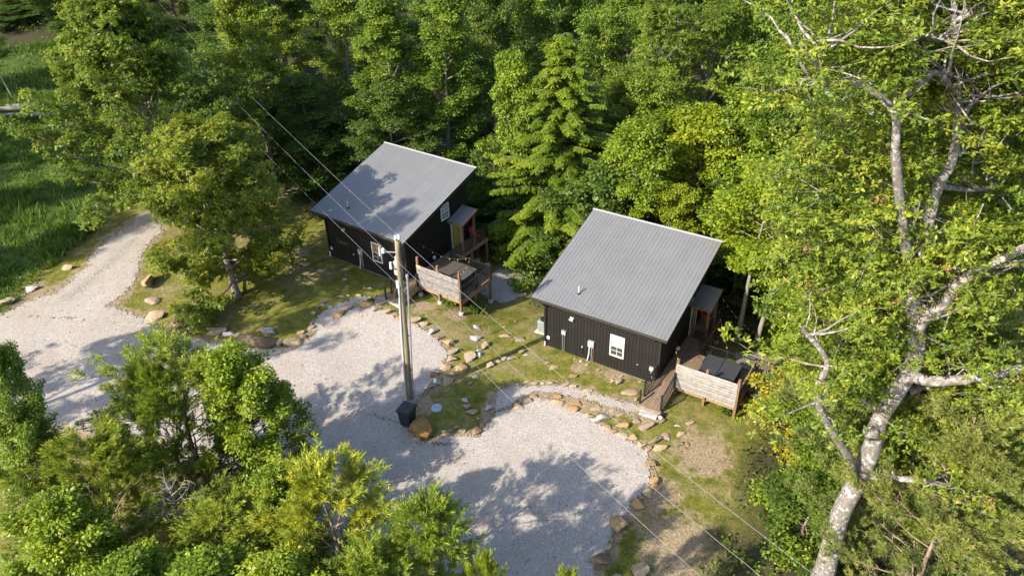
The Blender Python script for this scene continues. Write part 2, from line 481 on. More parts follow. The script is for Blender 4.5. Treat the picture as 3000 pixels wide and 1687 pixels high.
PAD_L = poly((-13.35, 36.75), (-12.76, 37.83), (-12.18, 38.62), (-11.13, 39.91), (-10.31, 40.90), (-9.26, 41.22), (-8.07, 40.42), (-6.26, 39.41), (-4.79, 38.14), (-3.98, 36.57), (-4.50, 35.21), (-4.89, 33.76), (-5.75, 32.53), (-5.88, 30.93),
             (-10.38, 32.49), (-11.85, 34.73))
PAD_R = poly((-4.67, 29.51), (-3.61, 29.79), (-1.99, 29.71), (-1.47, 30.77), (-1.10, 31.67), (-0.17, 31.77), (0.98, 32.60), (2.10, 32.20), (3.35, 31.47), (4.19, 30.53), (5.18, 29.73), (6.61, 28.51), (6.57, 27.09),
             (6.15, 26.04), (5.18, 25.01), (4.36, 23.66), (3.92, 22.55), (2.94, 21.16), (2.58, 22.20), (0.71, 25.25), (-1.62, 28.57), (-3.22, 29.22))
PATH_R = poly((-1.29, 31.55), (-1.01, 33.06), (-0.14, 33.51), (0.63, 33.57), (1.79, 33.63), (2.94, 33.39), (4.05, 32.97), (4.96, 32.51), (6.92, 31.74), (7.85, 31.15), (7.16, 30.85), (6.29, 31.21), (5.05, 31.68), (3.80, 32.35), (2.52, 32.86),
              (1.19, 33.10), (0.22, 32.72), (-0.35, 32.05))
PATH_L = poly((-12.60, 38.61), (-12.44, 40.07), (-11.54, 41.10), (-10.24, 41.94), (-9.19, 42.32), (-7.85, 42.29), (-8.19, 41.46), (-9.31, 41.62), (-10.34, 41.14), (-11.18, 40.24), (-11.53, 39.11))
PATIO_R = poly(cl('R', 9.8, 6.9), cl('R', 11.2, 7.2), cl('R', 13.6, 6.4), cl('R', 14.3, 5.2), cl('R', 14.0, 3.4), cl('R', 12.9, 2.2), cl('R', 12.1, 2.3), cl('R', 11.9, 3.3), cl('R', 10.5, 4.8))
PATIO_L = poly(cl('L', 9.4, 7.9), cl('L', 11.5, 7.9), cl('L', 13.0, 6.6), cl('L', 12.9, 5.0), cl('L', 12.2, 3.4), cl('L', 10.8, 3.5), cl('L', 9.4, 5.2))


def sdist(P, x, y):
    """signed distance to polygon P, positive inside"""
    x = np.asarray(x, float); y = np.asarray(y, float)
    inside = np.zeros(x.shape, bool); d = np.full(x.shape, 1e9)
    for i in range(len(P)):
        (ax, ay), (bx, by) = P[i], P[(i + 1) % len(P)]
        c = ((ay > y) != (by > y)) & (x < (bx - ax) * (y - ay) / ((by - ay) if abs(by - ay) > 1e-9 else 1e-9) + ax)
        inside ^= c
        ex, ey = bx - ax, by - ay; L = ex * ex + ey * ey + 1e-12
        t = np.clip(((x - ax) * ex + (y - ay) * ey) / L, 0, 1)
        d = np.minimum(d, np.hypot(x - ax - t * ex, y - ay - t * ey))
    return np.where(inside, d, -d)


def vnoise(x, y, s, seed=0):
    """smooth value noise in -1..1, feature size s metres"""
    r = np.random.RandomState(seed).rand(64, 64) * 2 - 1
    u = np.asarray(x) / s; v = np.asarray(y) / s
    i = np.floor(u).astype(int); j = np.floor(v).astype(int); a = u - i; b = v - j
    a = a * a * (3 - 2 * a); b = b * b * (3 - 2 * b)
    g = lambda p, q: r[p % 64, q % 64]
    return (g(i, j) * (1 - a) + g(i + 1, j) * a) * (1 - b) + (g(i, j + 1) * (1 - a) + g(i + 1, j + 1) * a) * b


def fnoise(x, y, s, seed=0):
    return vnoise(x, y, s, seed) * .55 + vnoise(x, y, s / 2.1, seed + 1) * .3 + vnoise(x, y, s / 4.7, seed + 2) * .15


def axis(lo, a, b, hi, fine, coarse):
    return np.concatenate([np.arange(lo, a, coarse), np.arange(a, b, fine), np.arange(b, hi + coarse, coarse)])


GX = axis(-150, -46, 26, 150, .4, 4.0)
GY = axis(-45, 10, 66, 230, .4, 4.0)
XX, YY = np.meshgrid(GX, GY)


def surface(x, y):
    z = ground(x, y)
    lawn = np.clip(sdist(LAWN, x, y) / 2 + .5, 0, 1)
    return z + fnoise(x, y, 2.4, 5) * (.05 + .22 * (1 - lawn))


ZZ = surface(XX, YY)


def hz(x, y):
    """height of the ground mesh, bilinear on its own grid"""
    x = np.asarray(x, float); y = np.asarray(y, float)
    i = np.clip(np.searchsorted(GX, x) - 1, 0, len(GX) - 2); j = np.clip(np.searchsorted(GY, y) - 1, 0, len(GY) - 2)
    a = (x - GX[i]) / (GX[i + 1] - GX[i]); b = (y - GY[j]) / (GY[j + 1] - GY[j])
    return (ZZ[j, i] * (1 - a) + ZZ[j, i + 1] * a) * (1 - b) + (ZZ[j + 1, i] * (1 - a) + ZZ[j + 1, i + 1] * a) * b


def h1(x, y): return float(hz(np.array([x]), np.array([y]))[0])


def ground_mat():
    m, nt, out = new_mat('ground_cover')
    pos = world_pos(nt)
    z = N(nt, 'ShaderNodeAttribute', attribute_name='zone').outputs['Color']
    sep = N(nt, 'ShaderNodeSeparateColor'); nt.links.new(z, sep.inputs[0])
    big = noise(nt, .35, 4, .6, pos); mid = noise(nt, 1.7, 5, .65, pos); fine = noise(nt, 9, 4, .7, pos); vf = noise(nt, 38, 2, .6, pos)
    grass = ramp(nt, mid, [(.28, (.058, .070, .010)), (.46, (.105, .112, .018)), (.60, (.160, .142, .034)), (.74, (.220, .170, .066))])
    grass = mixc(nt, .75, grass, ramp(nt, fine, [(.25, (.50,) * 3), (.5, (.95,) * 3), (.75, (1.4, 1.35, 1.25))]), 'MULTIPLY')
    dirt = ramp(nt, fine, [(.3, (.13, .092, .058)), (.5, (.235, .175, .115)), (.72, (.36, .285, .20))])
    mead = ramp(nt, mid, [(.3, (.030, .055, .010)), (.6, (.060, .090, .016)), (.8, (.085, .105, .025))])
    floor = ramp(nt, fine, [(.3, (.020, .026, .010)), (.55, (.050, .044, .022)), (.8, (.10, .075, .042))])
    c = mixc(nt, ramp(nt, big, [(.48, (0,) * 3), (.66, (.5,) * 3)]), grass, dirt)
    # zone: R lawn, G meadow, B bare soil
    am = N(nt, 'ShaderNodeMath', operation='MULTIPLY_ADD'); nt.links.new(mid, am.inputs[0]); am.inputs[1].default_value = 1.1; nt.links.new(sep.outputs[2], am.inputs[2])
    bare = ramp(nt, am.outputs[0], [(.78, (0,) * 3), (1.12, (.92,) * 3)])
    c = mixc(nt, bare, c, dirt)
    c2 = mixc(nt, sep.outputs[1], floor, mead)
    c = mixc(nt, sep.outputs[0], c2, c)
    c = mixc(nt, .6, c, ramp(nt, vf, [(.3, (.68,) * 3), (.7, (1.25,) * 3)]), 'MULTIPLY')
    finish(nt, out, c, .95, .1, 0, fine, .6, .08); return m


def gravel_mat(name, lo, hi, warm, dirt=.5):
    m, nt, out = new_mat(name)
    pos = world_pos(nt)
    v = N(nt, 'ShaderNodeTexVoronoi'); v.inputs['Scale'].default_value = 20; nt.links.new(pos, v.inputs['Vector'])
    v2 = N(nt, 'ShaderNodeTexVoronoi'); v2.inputs['Scale'].default_value = 46; nt.links.new(pos, v2.inputs['Vector'])
    sp = N(nt, 'ShaderNodeSeparateColor'); nt.links.new(v.outputs['Color'], sp.inputs[0])
    sp2 = N(nt, 'ShaderNodeSeparateColor'); nt.links.new(v2.outputs['Color'], sp2.inputs[0])
    c = ramp(nt, sp.outputs[0], [(0, lo), (.45, [(a + b) / 2 for a, b in zip(lo, hi)]), (1, hi)])
    c = mixc(nt, .55, c, ramp(nt, sp2.outputs[1], [(0, (.58, .57, .56)), (.5, (.95, .94, .93)), (1, (1.25, 1.23, 1.2))]), 'MULTIPLY')
    c = mixc(nt, .25, c, ramp(nt, sp.outputs[2], [(0, (.92, .97, 1.1)), (1, (1.1, 1.0, .88))]), 'MULTIPLY')
    b = noise(nt, .55, 5, .65, pos); b2 = noise(nt, 2.6, 5, .65, pos)
    c = mixc(nt, ramp(nt, b, [(.42, (0,) * 3), (.72, (dirt,) * 3)]), c, warm)
    c = mixc(nt, ramp(nt, b2, [(.60, (0,) * 3), (.78, (dirt * .9,) * 3)]), c, [x * .42 for x in warm])
    hgt = N(nt, 'ShaderNodeMath', operation='ADD'); nt.links.new(v.outputs['Distance'], hgt.inputs[0]); nt.links.new(v2.outputs['Distance'], hgt.inputs[1])
    finish(nt, out, c, .9, .2, 0, hgt.outputs[0], .55, -.02); return m


M['ground'] = ground_mat()
M['gravel_pad'] = gravel_mat('pale_limestone_gravel', (0.2144, 0.1941, 0.1780), (0.3715, 0.3400, 0.3139), (0.2572, 0.2094, 0.1655), .35)
M['gravel_road'] = gravel_mat('packed_gravel_road', (0.225, 0.204, 0.186), (0.365, 0.331, 0.300), (0.250, 0.196, 0.140), .5)

# ground sheet
nx, ny = len(GX), len(GY)
i, j = np.meshgrid(np.arange(nx - 1), np.arange(ny - 1))
F = np.stack([j * nx + i, j * nx + i + 1, (j + 1) * nx + i + 1, (j + 1) * nx + i], -1).reshape(-1, 4)
me = mesh('ground', np.stack([XX, YY, ZZ], -1).reshape(-1, 3), [F], M['ground'], True)
zone = np.zeros((XX.size, 4), np.float32); zone[:, 3] = 1
lawn_d = sdist(LAWN, XX, YY); mead_d = sdist(MEADOW, XX, YY)
zone[:, 0] = np.clip((lawn_d + fnoise(XX, YY, 3, 11) * 1.5) / 1.6 + .5, 0, 1).ravel()
zone[:, 1] = np.clip((mead_d + fnoise(XX, YY, 4, 12) * 2) / 2 + .5, 0, 1).ravel()
soil = np.zeros_like(XX)
for (px, py), r in (((-17.22, 57.79), 3.2), ((-20.96, 57.23), 2.0), ((-16.47, 47.70), 1.6), ((-15.04, 47.76), 1.0), ((9.63, 28.53), 2.6), ((7.48, 22.95), 3.4), ((6.87, 25.85), 2.0), ((-5.76, 41.24), 1.5), ((5.77, 34.48), 1.4),
                    ((3.87, 35.30), 1.0), ((-21.92, 45.18), 1.4), ((-4.87, 32.23), 1.2), ((-3.76, 40.67), 1.2), ((-31.47, 42.89), 2.0), ((-23.78, 39.18), 2.5), ((-16.26, 36.26), 2.0)):
    soil = np.maximum(soil, np.clip(1 - np.hypot(XX - px, YY - py) / r, 0, 1))
edge = np.maximum.reduce([sdist(p, XX, YY) for p in (ROAD, PAD_L, PAD_R, PATH_R)])
soil = np.maximum(soil, np.clip(1 + edge / .9, 0, .62))
zone[:, 2] = (np.clip(soil * 1.25, 0, 1) * .62).ravel()
ca = me.color_attributes.new('zone', 'FLOAT_COLOR', 'POINT'); ca.data.foreach_set('color', zone.ravel())
tag(add('ground', me), kind='structure')


def gravel_sheet(name, P, mat, off, rag, cell=.085, seed=0, others=()):
    x0, y0 = P.min(0) - .6; x1, y1 = P.max(0) + .6
    gx = np.arange(x0, x1, cell); gy = np.arange(y0, y1, cell)
    X, Y = np.meshgrid(gx, gy)
    d = sdist(P, X, Y) + fnoise(X, Y, 1.3, seed) * rag + fnoise(X, Y, .35, seed + 7) * rag * .6
    rs = np.random.RandomState(seed)
    keep = (d + (rs.rand(*d.shape) - .5) * rag * .55 > 0)
    for q in others: keep &= sdist(q, X, Y) < .03
    keep = keep[:-1, :-1]
    idx = np.argwhere(keep); n = len(gx)
    b = idx[:, 0] * n + idx[:, 1]
    F = np.stack([b, b + 1, b + n + 1, b + n], -1)
    used, inv = np.unique(F, return_inverse=True)
    V = np.stack([X.ravel()[used], Y.ravel()[used]], -1)
    V = V + (rs.rand(*V.shape) - .5) * cell * .5
    Z = hz(V[:, 0], V[:, 1]) + off + rs.rand(len(V)) * .012
    me = mesh(name, np.column_stack([V, Z]), [inv.reshape(-1, 4).astype(np.int32)], mat, True)
    return tag(add(name, me), kind='structure')


gravel_sheet('gravel_road', ROAD, M['gravel_road'], .022, .55, .10, 21)
gravel_sheet('gravel_parking_pad', PAD_L, M['gravel_pad'], .040, .22, .085, 22)
gravel_sheet('gravel_parking_pad', PAD_R, M['gravel_pad'], .040, .20, .085, 23)
gravel_sheet('gravel_path', PATH_R, M['gravel_pad'], .034, .22, .085, 24, (PAD_R,))
gravel_sheet('gravel_path', PATH_L, M['gravel_road'], .034, .35, .085, 25, (PAD_L,))
gravel_sheet('gravel_patio', PATIO_R, M['gravel_pad'], .03, .3, .085, 26)
gravel_sheet('gravel_patio', PATIO_L, M['gravel_pad'], .03, .4, .085, 27)
GRAVEL = (ROAD, PAD_L, PAD_R, PATH_R, PATH_L, PATIO_R, PATIO_L)


# ------------------------------------------------------------------ leaf and blade meshes
def unit(v): return v / (np.linalg.norm(v, axis=-1, keepdims=True) + 1e-9)


def leaf_quads(base, d, nrm, L, Wd, fold=.25, droop=.0):
    """kite-shaped leaves: base (n,3), direction, normal, length (n,), width (n,)"""
    d = unit(d); s = unit(np.cross(d, nrm)); n2 = np.cross(s, d)
    L = L[:, None]; Wd = Wd[:, None]
    mid = base + d * L * .48
    V = np.stack([base, mid + s * Wd * .5 + n2 * Wd * fold, base + d * L - n2 * L * droop, mid - s * Wd * .5 + n2 * Wd * fold], 1)
    return V.reshape(-1, 3)


def quads(n): return np.arange(n * 4, dtype=np.int32).reshape(-1, 4)


def rand_unit(rs, n): return unit(rs.normal(size=(n, 3)))


def blades(name, x, y, h, mat, seed, k=3, wid=.02, lean=.5):
    rs = np.random.RandomState(seed)
    x = np.repeat(x, k) + rs.normal(size=len(x) * k) * .05; y = np.repeat(y, k) + rs.normal(size=len(y) * k) * .05
    hh = np.repeat(h, k) * (.5 + .8 * rs.rand(len(x)))
    a = rs.rand(len(x)) * 2 * np.pi; b = rs.rand(len(x)) * 2 * np.pi
    z = hz(x, y) - .01
    ln = lean * rs.rand(len(x)) * hh
    w = wid * (.6 + .8 * rs.rand(len(x)))
    B0 = np.stack([x - np.cos(a) * w, y - np.sin(a) * w, z], -1); B1 = np.stack([x + np.cos(a) * w, y + np.sin(a) * w, z], -1)
    T = np.stack([x + np.cos(b) * ln, y + np.sin(b) * ln, z + hh], -1)
    V = np.stack([B0, B1, T], 1).reshape(-1, 3)
    t = np.clip(.5 + .35 * np.repeat(vnoise(x[::k], y[::k], 1.6, seed), k)[:len(x)] + rs.normal(size=len(x)) * .2, 0, 1)
    return tag(add(name, mesh(name, V, [np.arange(len(x) * 3, dtype=np.int32).reshape(-1, 3)], mat, False, t)), kind='stuff')


def footprint(side, x, y, m=0.0):
    X, Y, Z, a = CABIN[side]
    dx, dy = x - X, y - Y; u = math.cos(a) * dx + math.sin(a) * dy; v = -math.sin(a) * dx + math.cos(a) * dy
    return (u > -m) & (u < 7.32 + m) & (v > -m) & (v < 6.9 + m)


rs = np.random.RandomState(3)
n = 150000
gx_ = rs.uniform(-36, 22, n); gy_ = rs.uniform(14, 62, n)
ld = sdist(LAWN, gx_, gy_); gd = np.maximum.reduce([sdist(p, gx_, gy_) for p in GRAVEL])
dens = np.clip(.62 + .9 * fnoise(gx_, gy_, 2.2, 31), .05, 1)
ok = (ld > -.5) & (gd < .0 + .25 * rs.rand(n) ** 3) & (rs.rand(n) < dens) & ~footprint('R', gx_, gy_, .05) & ~footprint('L', gx_, gy_, .05)
blades('lawn_grass', gx_[ok], gy_[ok], .055 + .05 * np.clip(fnoise(gx_[ok], gy_[ok], 3, 33) + .2, 0, 1), M['blade'], 4, 2, .014, 1.2)
# weeds growing through the gravel
ok = (gd > 0) & (gd < 5) & (fnoise(gx_, gy_, 1.5, 41) + fnoise(gx_, gy_, .5, 44) * .5 > .56 + .06 * np.clip(gd, 0, 4)) & (sdist(PAD_R, gx_, gy_) < .4) & (sdist(PAD_L, gx_, gy_) < .5)
blades('gravel_weeds', gx_[ok], gy_[ok], np.full(ok.sum(), .07), M['blade'], 5, 3, .015, 1.0)
# grass down the middle of the left track
mid_ = np.array([(-27.34, 53.07), (-27.64, 50.37), (-27.91, 46.78), (-28.43, 44.23), (-29.09, 42.08)]); tt_ = np.linspace(0, 1, 1500) ** .8 * 3.99
ii = tt_.astype(int); q_ = mid_[ii] + (mid_[ii + 1] - mid_[ii]) * (tt_ - ii)[:, None] + rs.normal(size=(1500, 2)) * np.array([.28, .28])
q_ = q_[fnoise(q_[:, 0], q_[:, 1], 1.4, 81) > -.1]
blades('track_grass', q_[:, 0], q_[:, 1], np.full(len(q_), .07), M['blade'], 15, 3, .014, 1.0)
n = 60000
mx = rs.uniform(-66, -12, n); my = rs.uniform(36, 100, n)
md = sdist(MEADOW, mx, my); gd2 = sdist(ROAD, mx, my)
ok = (md > -.6) & (gd2 < -.6) & (rs.rand(n) < np.clip(.6 + fnoise(mx, my, 4, 51), .1, 1)) & (sdist(LAWN, mx, my) < .6)
blades('meadow_grass', mx[ok], my[ok], .45 + .4 * np.clip(fnoise(mx[ok], my[ok], 5, 53) + .3, 0, 1), M['blade_meadow'], 6, 4, .035, .8)

# ------------------------------------------------------------------ cabins
W, D = 7.32, 6.75
RX0, RX1, RY0, RY1 = -.564, W + .564, -.605, 7.255
SL = (5.831 - 3.692) / 7.86


def zr(y): return 3.692 + (y - RY0) * SL


def rib_strip(w, y0, z0, y1, z1, rib=.013, rw=.022):
    """one roofing panel between ribs, its rib on the low-x edge"""
    prof = [(0.002, -.012), (0.002, 0.002), (.012, rib), (.012 + rw * .6, rib), (.012 + rw, .002), (w - .002, .002), (w - .002, -.012)]
    V = [(x, y0, z0 + z) for x, z in prof] + [(x, y1, z1 + z) for x, z in prof]
    n = len(prof)
    F = [[k, k + 1, n + k + 1, n + k] for k in range(n - 1)] + [list(range(n))[::-1], list(range(n, 2 * n))]
    return V, F


ROOF_W = (RX1 - RX0) / 37
roof_strip = mesh('roof_panel', *rib_strip(ROOF_W, RY0 - .03, zr(RY0 - .03), RY1, zr(RY1)), M['roof'])
porch_strip = mesh('porch_roof_panel', *rib_strip(1.30 / 12, 4.40, 2.81, 6.15, 3.31, .02, .025), M['roof'])


def window(parent, frame_mat, x0, x1, z0, z1, panes, side=False):
    """double-hung sash window in the front wall plane (y = 0 facing -y) or, side=True, in the wall x = W facing +x"""
    def b(mb, a0, d0, c0, a1, d1, c1):                 # a along wall, d out of wall, c up
        if side: mb.box(W + d0, a0, c0, W + d1, a1, c1)
        else: mb.box(a0, -d1, c0, a1, -d0, c1)
    f = MB(); t = .085; zm = (z0 + z1) / 2
    b(f, x0, .01, z0, x0 + t, .07, z1); b(f, x1 - t, .01, z0, x1, .07, z1)
    b(f, x0 + t, .01, z0, x1 - t, .075, z0 + t); b(f, x0 + t, .01, z1 - t, x1 - t, .075, z1); b(f, x0 + t, .01, zm - .035, x1 - t, .065, zm + .035)
    w = f.obj('window', frame_mat, parent)
    for k, (c0, c1) in enumerate(((zm + .035, z1 - t), (z0 + t, zm - .035))):
        p = MB(); b(p, x0 + t, .012, c0, x1 - t, .03, c1); p.obj('pane', panes[k], w)
        g = MB(); xm = (x0 + x1) / 2; cm = (c0 + c1) / 2
        b(g, xm - .012, .031, c0, xm + .012, .045, c1); b(g, x0 + t, .032, cm - .012, xm - .013, .044, cm + .012); b(g, xm + .013, .032, cm - .012, x1 - t, .044, cm + .012)
        g.obj('muntin', frame_mat, w)
    return w


def build_cabin(side, label):
    X, Y, Z, a = CABIN[side]
    root = empty('black_cabin', (X, Y, Z), a, label, 'cabin')
    zb = -.03 if side == 'R' else -.08
    # walls: a dark core slab with one siding board after another standing proud of it
    def wall(core, boards):
        o = core.obj('wall', M['siding_core'], root)
        for V in boards: add('siding_board', mesh('siding_board', V, BOXF, M['siding']), o)
    nb = 36; w = W / nb; g = .008
    top = zr(0) - .24
    bm_ = mesh('front_siding_board', boxv(g, -.022, zb, w - g, 0.0, top), BOXF, M['siding'])
    fw = MB().box(0, .001, zb, W, .12, top).obj('wall', M['siding_core'], root)
    for k in range(nb): add('siding_board', bm_, fw, (k * w, 0, 0))
    for xw, sgn in ((W, 1), (0, -1)):
        low = -1.2 if side == 'R' else -.9
        V = [(xw, .121, low), (xw, D - .121, low), (xw, D - .121, zr(D) - .24), (xw, .121, zr(.12) - .24)]
        V += [(x - sgn * .11, y, z) for x, y, z in V]
        core = MB().put(V, [[0, 1, 2, 3], [7, 6, 5, 4], [0, 4, 5, 1], [1, 5, 6, 2], [2, 6, 7, 3], [3, 7, 4, 0]])
        ns = 33; ws = D / ns; bs = []
        for k in range(ns):
            y0, y1 = k * ws + g, (k + 1) * ws - g
            xa, xb = sorted((xw + sgn * .001, xw + sgn * .024))
            v = boxv(xa, y0, low, xb, y1, 0)
            for q in range(4, 8): v[q] = (v[q][0], v[q][1], zr(v[q][1]) - .24)
            bs.append(v)
        wall(core, bs)
    wall(MB().box(0.0, D - .12, -1.8, W, D, zr(D) - .24), [boxv(k * w + g, D + .001, -1.8, (k + 1) * w - g, D + .022, zr(D) - .24) for k in range(nb)])
    for x, y in ((-.024, -.045), (W - .05, -.045)):
        block('corner_trim', M['trim_black'], root, x, y, zb, x + .09, y + .022, top)
    block('corner_trim', M['trim_black'], root, W + .025, -.045, zb + .45, W + .047, .06, top)
    block('foundation_flashing', M['galv'], root, .01, -.034, zb - .03, W - .01, -.024, zb + .012)
    # roof: slab with soffit, then panels, fascias, flashing
    y0, y1 = RY0, RY1; t = .20
    V = [(RX0, y0, zr(y0) - t), (RX1, y0, zr(y0) - t), (RX1, y1, zr(y1) - t), (RX0, y1, zr(y1) - t)]
    V += [(x, y, zr(y) - .015) for x, y, z in V]
    roof = MB().put(V, BOXF).obj('roof', M['trim_black'], root)
    for k in range(37): add('roof_panel', roof_strip, roof, (RX0 + k * ROOF_W, 0, 0))
    r = MB(); r.put([(RX0 - .03, y1 - .10, zr(y1 - .10) + .031), (RX1 + .03, y1 - .10, zr(y1 - .10) + .031), (RX1 + .03, y1 + .02, zr(y1 + .02) + .031), (RX0 - .03, y1 + .02, zr(y1 + .02) + .031),
                     (RX0 - .03, y1 - .10, zr(y1 - .10) + .040), (RX1 + .03, y1 - .10, zr(y1 - .10) + .040), (RX1 + .03, y1 + .02, zr(y1 + .02) + .040), (RX0 - .03, y1 + .02, zr(y1 + .02) + .040)], BOXF)
    r.box(RX0 - .03, y1 + .021, zr(y1) - .16, RX1 + .03, y1 + .033, zr(y1) + .042)
    r.obj('ridge_flashing', M['flashing'], roof)
    for x in (RX0 - .022, RX1 + .004):
        f = MB(); ya, yb = y0 - .02, y1 + .018
        f.put([(x, ya, zr(ya) - .21), (x + .018, ya, zr(ya) - .21), (x + .018, yb, zr(yb) - .21), (x, yb, zr(yb) - .21), (x, ya, zr(ya) + .03), (x + .018, ya, zr(ya) + .03), (x + .018, yb, zr(yb) + .03), (x, yb, zr(yb) + .03)], BOXF)
        f.obj('rake_trim', M['trim_black'], roof)
    gt = MB(); gz = zr(y0) - .05
    gt.box(RX0, y0 - .115, gz - .11, RX1, y0 - .105, gz); gt.box(RX0, y0 - .104, gz - .11, RX1, y0 - .012, gz - .10); gt.box(RX0, y0 - .011, gz - .11, RX1, y0 - .002, gz)
    gutter = gt.obj('gutter', M['trim_black'], root)
    block('gutter_lip', M['lumber'], gutter, RX0, y0 - .118, gz + .001, RX1, y0 - .100, gz + .008)
    d = MB(); d.tube([(.22, y0 - .05, gz - .11), (.22, y0 - .05, gz - .22), (.13, -.09, 2.95), (.11, -.08, 2.7), (.09, -.08, .32)], .04, 8)
    d.obj('downspout', M['trim_black'], gutter)
    MB().tube([(.09, -.08, .34), (.07, -.10, -.06)], .055, 10).obj('drain_pipe', M['pipe_white'], root)
    MB().tube([(W - .14, y0 - .05, gz - .11), (W - .14, y0 - .05, gz - .24), (W - .10, -.08, gz - .6)], .04, 8).obj('downspout', M['trim_black'], gutter)
    # vent stack through the roof
    vx, vy = 1.93, .58
    v = MB().tube([(vx, vy, zr(vy)), (vx, vy, zr(vy) + .50)], .045, 12).obj('vent_pipe', M['pipe_white'], root)
    MB().lathe([(.10, zr(vy) + .0), (.085, zr(vy) + .05), (.055, zr(vy) + .08)], 14, vx, vy).obj('pipe_boot', M['rubber'], v)
    # window and small things on the front wall
    window(root, M['white'], 4.326, 5.22, .969, 2.442, (M['glass_blind'], M['glass_dark']) if side == 'R' else (M['glass_warm'], M['glass_dark']))
    fl = MB().box(1.72, -.05, 2.53, 1.94, -.023, 2.70).tube([(1.78, -.05, 2.60), (1.76, -.17, 2.55)], [.05, .075], 10).tube([(1.88, -.05, 2.60), (1.90, -.17, 2.55)], [.05, .075], 10).obj('flood_light', M['white'], root)
    block('vent_cover', M['white'], root, .19, -.07, .55, .37, -.023, .76)
    if side == 'R':
        b = MB().box(1.21, -.13, 1.30, 1.48, -.023, 1.58).obj('electrical_box', M['grey_box'], root)
        MB().box(1.20, -.14, 1.581, 1.49, -.023, 1.595).obj('box_hood', M['galv'], b)
        for x in (1.27, 1.385): MB().tube([(x, -.07, 1.30), (x, -.07, -.10)], .020, 8).obj('conduit', M['galv'], root)
        MB().lathe([(.04, .78), (.055, .80), (.045, .90)], 10, 2.57, -.05).obj('outlet', M['grey_box'], root)
        MB().tube([(2.57, -.06, .80), (2.60, -.10, .5), (2.80, -.14, .25), (2.98, -.12, .05)], .018, 6).obj('cable', M['rubber'], root)
        mx_ = 2.97
        MB().lathe([(.035, .93), (.05, .95), (.02, 1.0)], 8, 6.1, -.06).obj('hose_tap', M['galv'], root)
        MB().box(6.83, -.12, .86, 7.08, -.047, 1.14).obj('electrical_box', M['grey_box'], root)
        MB().tube([(6.95, -.085, .86), (6.96, -.09, .6), (7.06, -.12, .40)], .018, 6).obj('cable', M['pipe_white'], root)
    else:
        mx_ = 3.03
        MB().lathe([(.04, .78), (.055, .80), (.045, .90)], 10, 2.45, -.05).obj('outlet', M['grey_box'], root)
    mb = MB().box(mx_, -.16, 1.10, mx_ + .38, -.023, 1.50).obj('meter_box', M['grey_box'], root)
    MB().tube([(mx_ + .2, -.161, 1.27), (mx_ + .2, -.24, 1.27)], [.095, .085], 14).obj('meter_dial', M['ceramic'], mb)
    MB().tube([(mx_ + .10, -.09, 1.10), (mx_ + .08, -.09, .55), (mx_ - .02, -.12, -.08)], .045, 8).obj('conduit', M['pipe_white'], root)
    MB().tube([(mx_ + .24, -.09, 1.10), (mx_ + .24, -.09, .12)], .030, 8).obj('conduit', M['galv'], root)
    MB().tube([(mx_ + .34, -.09, 1.10), (mx_ + .34, -.09, -.10)], .014, 6).obj('conduit', M['copper'], root)
    # side wall: door, upper window, lamp
    dmat = M['door_pale'] if side == 'R' else M['door']
    fr = MB()
    for q in ((W + .026, 4.72, .43, W + .06, 4.80, 2.50), (W + .026, 5.73, .43, W + .06, 5.81, 2.50), (W + .026, 4.80, 2.42, W + .062, 5.73, 2.50)): fr.box(*q)
    dr = MB().box(W + .027, 4.805, .44, W + .045, 5.725, 2.415)
    for yy in (4.88, 5.30):
        for zz, hh in ((.60, .62), (1.36, .90)): dr.box(W + .0455, yy, zz, W + .052, yy + .34, zz + hh)
    door = dr.obj('door', dmat, root)
    fr.obj('door_frame', M['white'], door)
    hd = MB().box(W + .046, 4.88, 1.36, W + .075, 4.94, 1.52).box(W + .053, 4.885, 1.56, W + .09, 4.935, 1.64).tube([(W + .08, 4.91, 1.34), (W + .12, 4.91, 1.28), (W + .12, 4.91, 1.12), (W + .07, 4.91, 1.06)], .014, 6)
    hd.obj('handle', M['dark_metal'], door)
    window(root, M['white'], 3.78, 4.65, 3.06, 4.22, (M['glass_blind'], M['glass_sky']), True)
    lamp = MB().lathe([(.02, -.16), (.10, -.09), (.125, 0), (.10, .09), (.05, .13)], 14)
    add('porch_lamp', lamp.mesh('lamp_globe', M['offwhite'], True), root, (W + .16, 2.62, .86))
    for yy, zz in ((.55, 2.8), (1.3, 2.75)):
        MB().tube([(W + .026, yy, zz), (W + .11, yy, zz - .02)], [.07, .085], 10).obj('wall_vent', M['siding'], root)
    # porch roof on two posts
    pv = [(W + .03, 4.40, 2.70), (8.62, 4.40, 2.70), (8.62, 6.15, 3.20), (W + .03, 6.15, 3.20), (W + .03, 4.40, 2.797), (8.62, 4.40, 2.797), (8.62, 6.15, 3.297), (W + .03, 6.15, 3.297)]
    pr = MB().put(pv, BOXF).obj('porch_roof', M['trim_black'], root)
    for k in range(12): add('porch_roof_panel', porch_strip, pr, (W + .02 + k * 1.30 / 12, 0, 0))
    MB().put([(8.622, 4.38, 2.66), (8.645, 4.38, 2.66), (8.645, 6.17, 3.17), (8.622, 6.17, 3.17), (8.622, 4.38, 2.84), (8.645, 4.38, 2.84), (8.645, 6.17, 3.35), (8.622, 6.17, 3.35)], BOXF).box(W + .02, 4.375, 2.68, 8.62, 4.396, 2.82).obj('porch_trim', M['lumber_dark'], pr)
    for py, pz in ((4.63, 2.76), (5.95, 3.14)): block('porch_post', M['lumber_dark'], root, 8.36, py - .07, .43, 8.50, py + .07, pz)
    return root


build_cabin('R', 'black cabin with a fully sunlit grey metal roof, nearer the two gravel pads')
build_cabin('L', 'black cabin with tree shadows across its roof, behind the utility pole')


# ------------------------------------------------------------------ decks with ramp, railings and privacy screen
DZ = .43
BAL = .11
_bal = {}


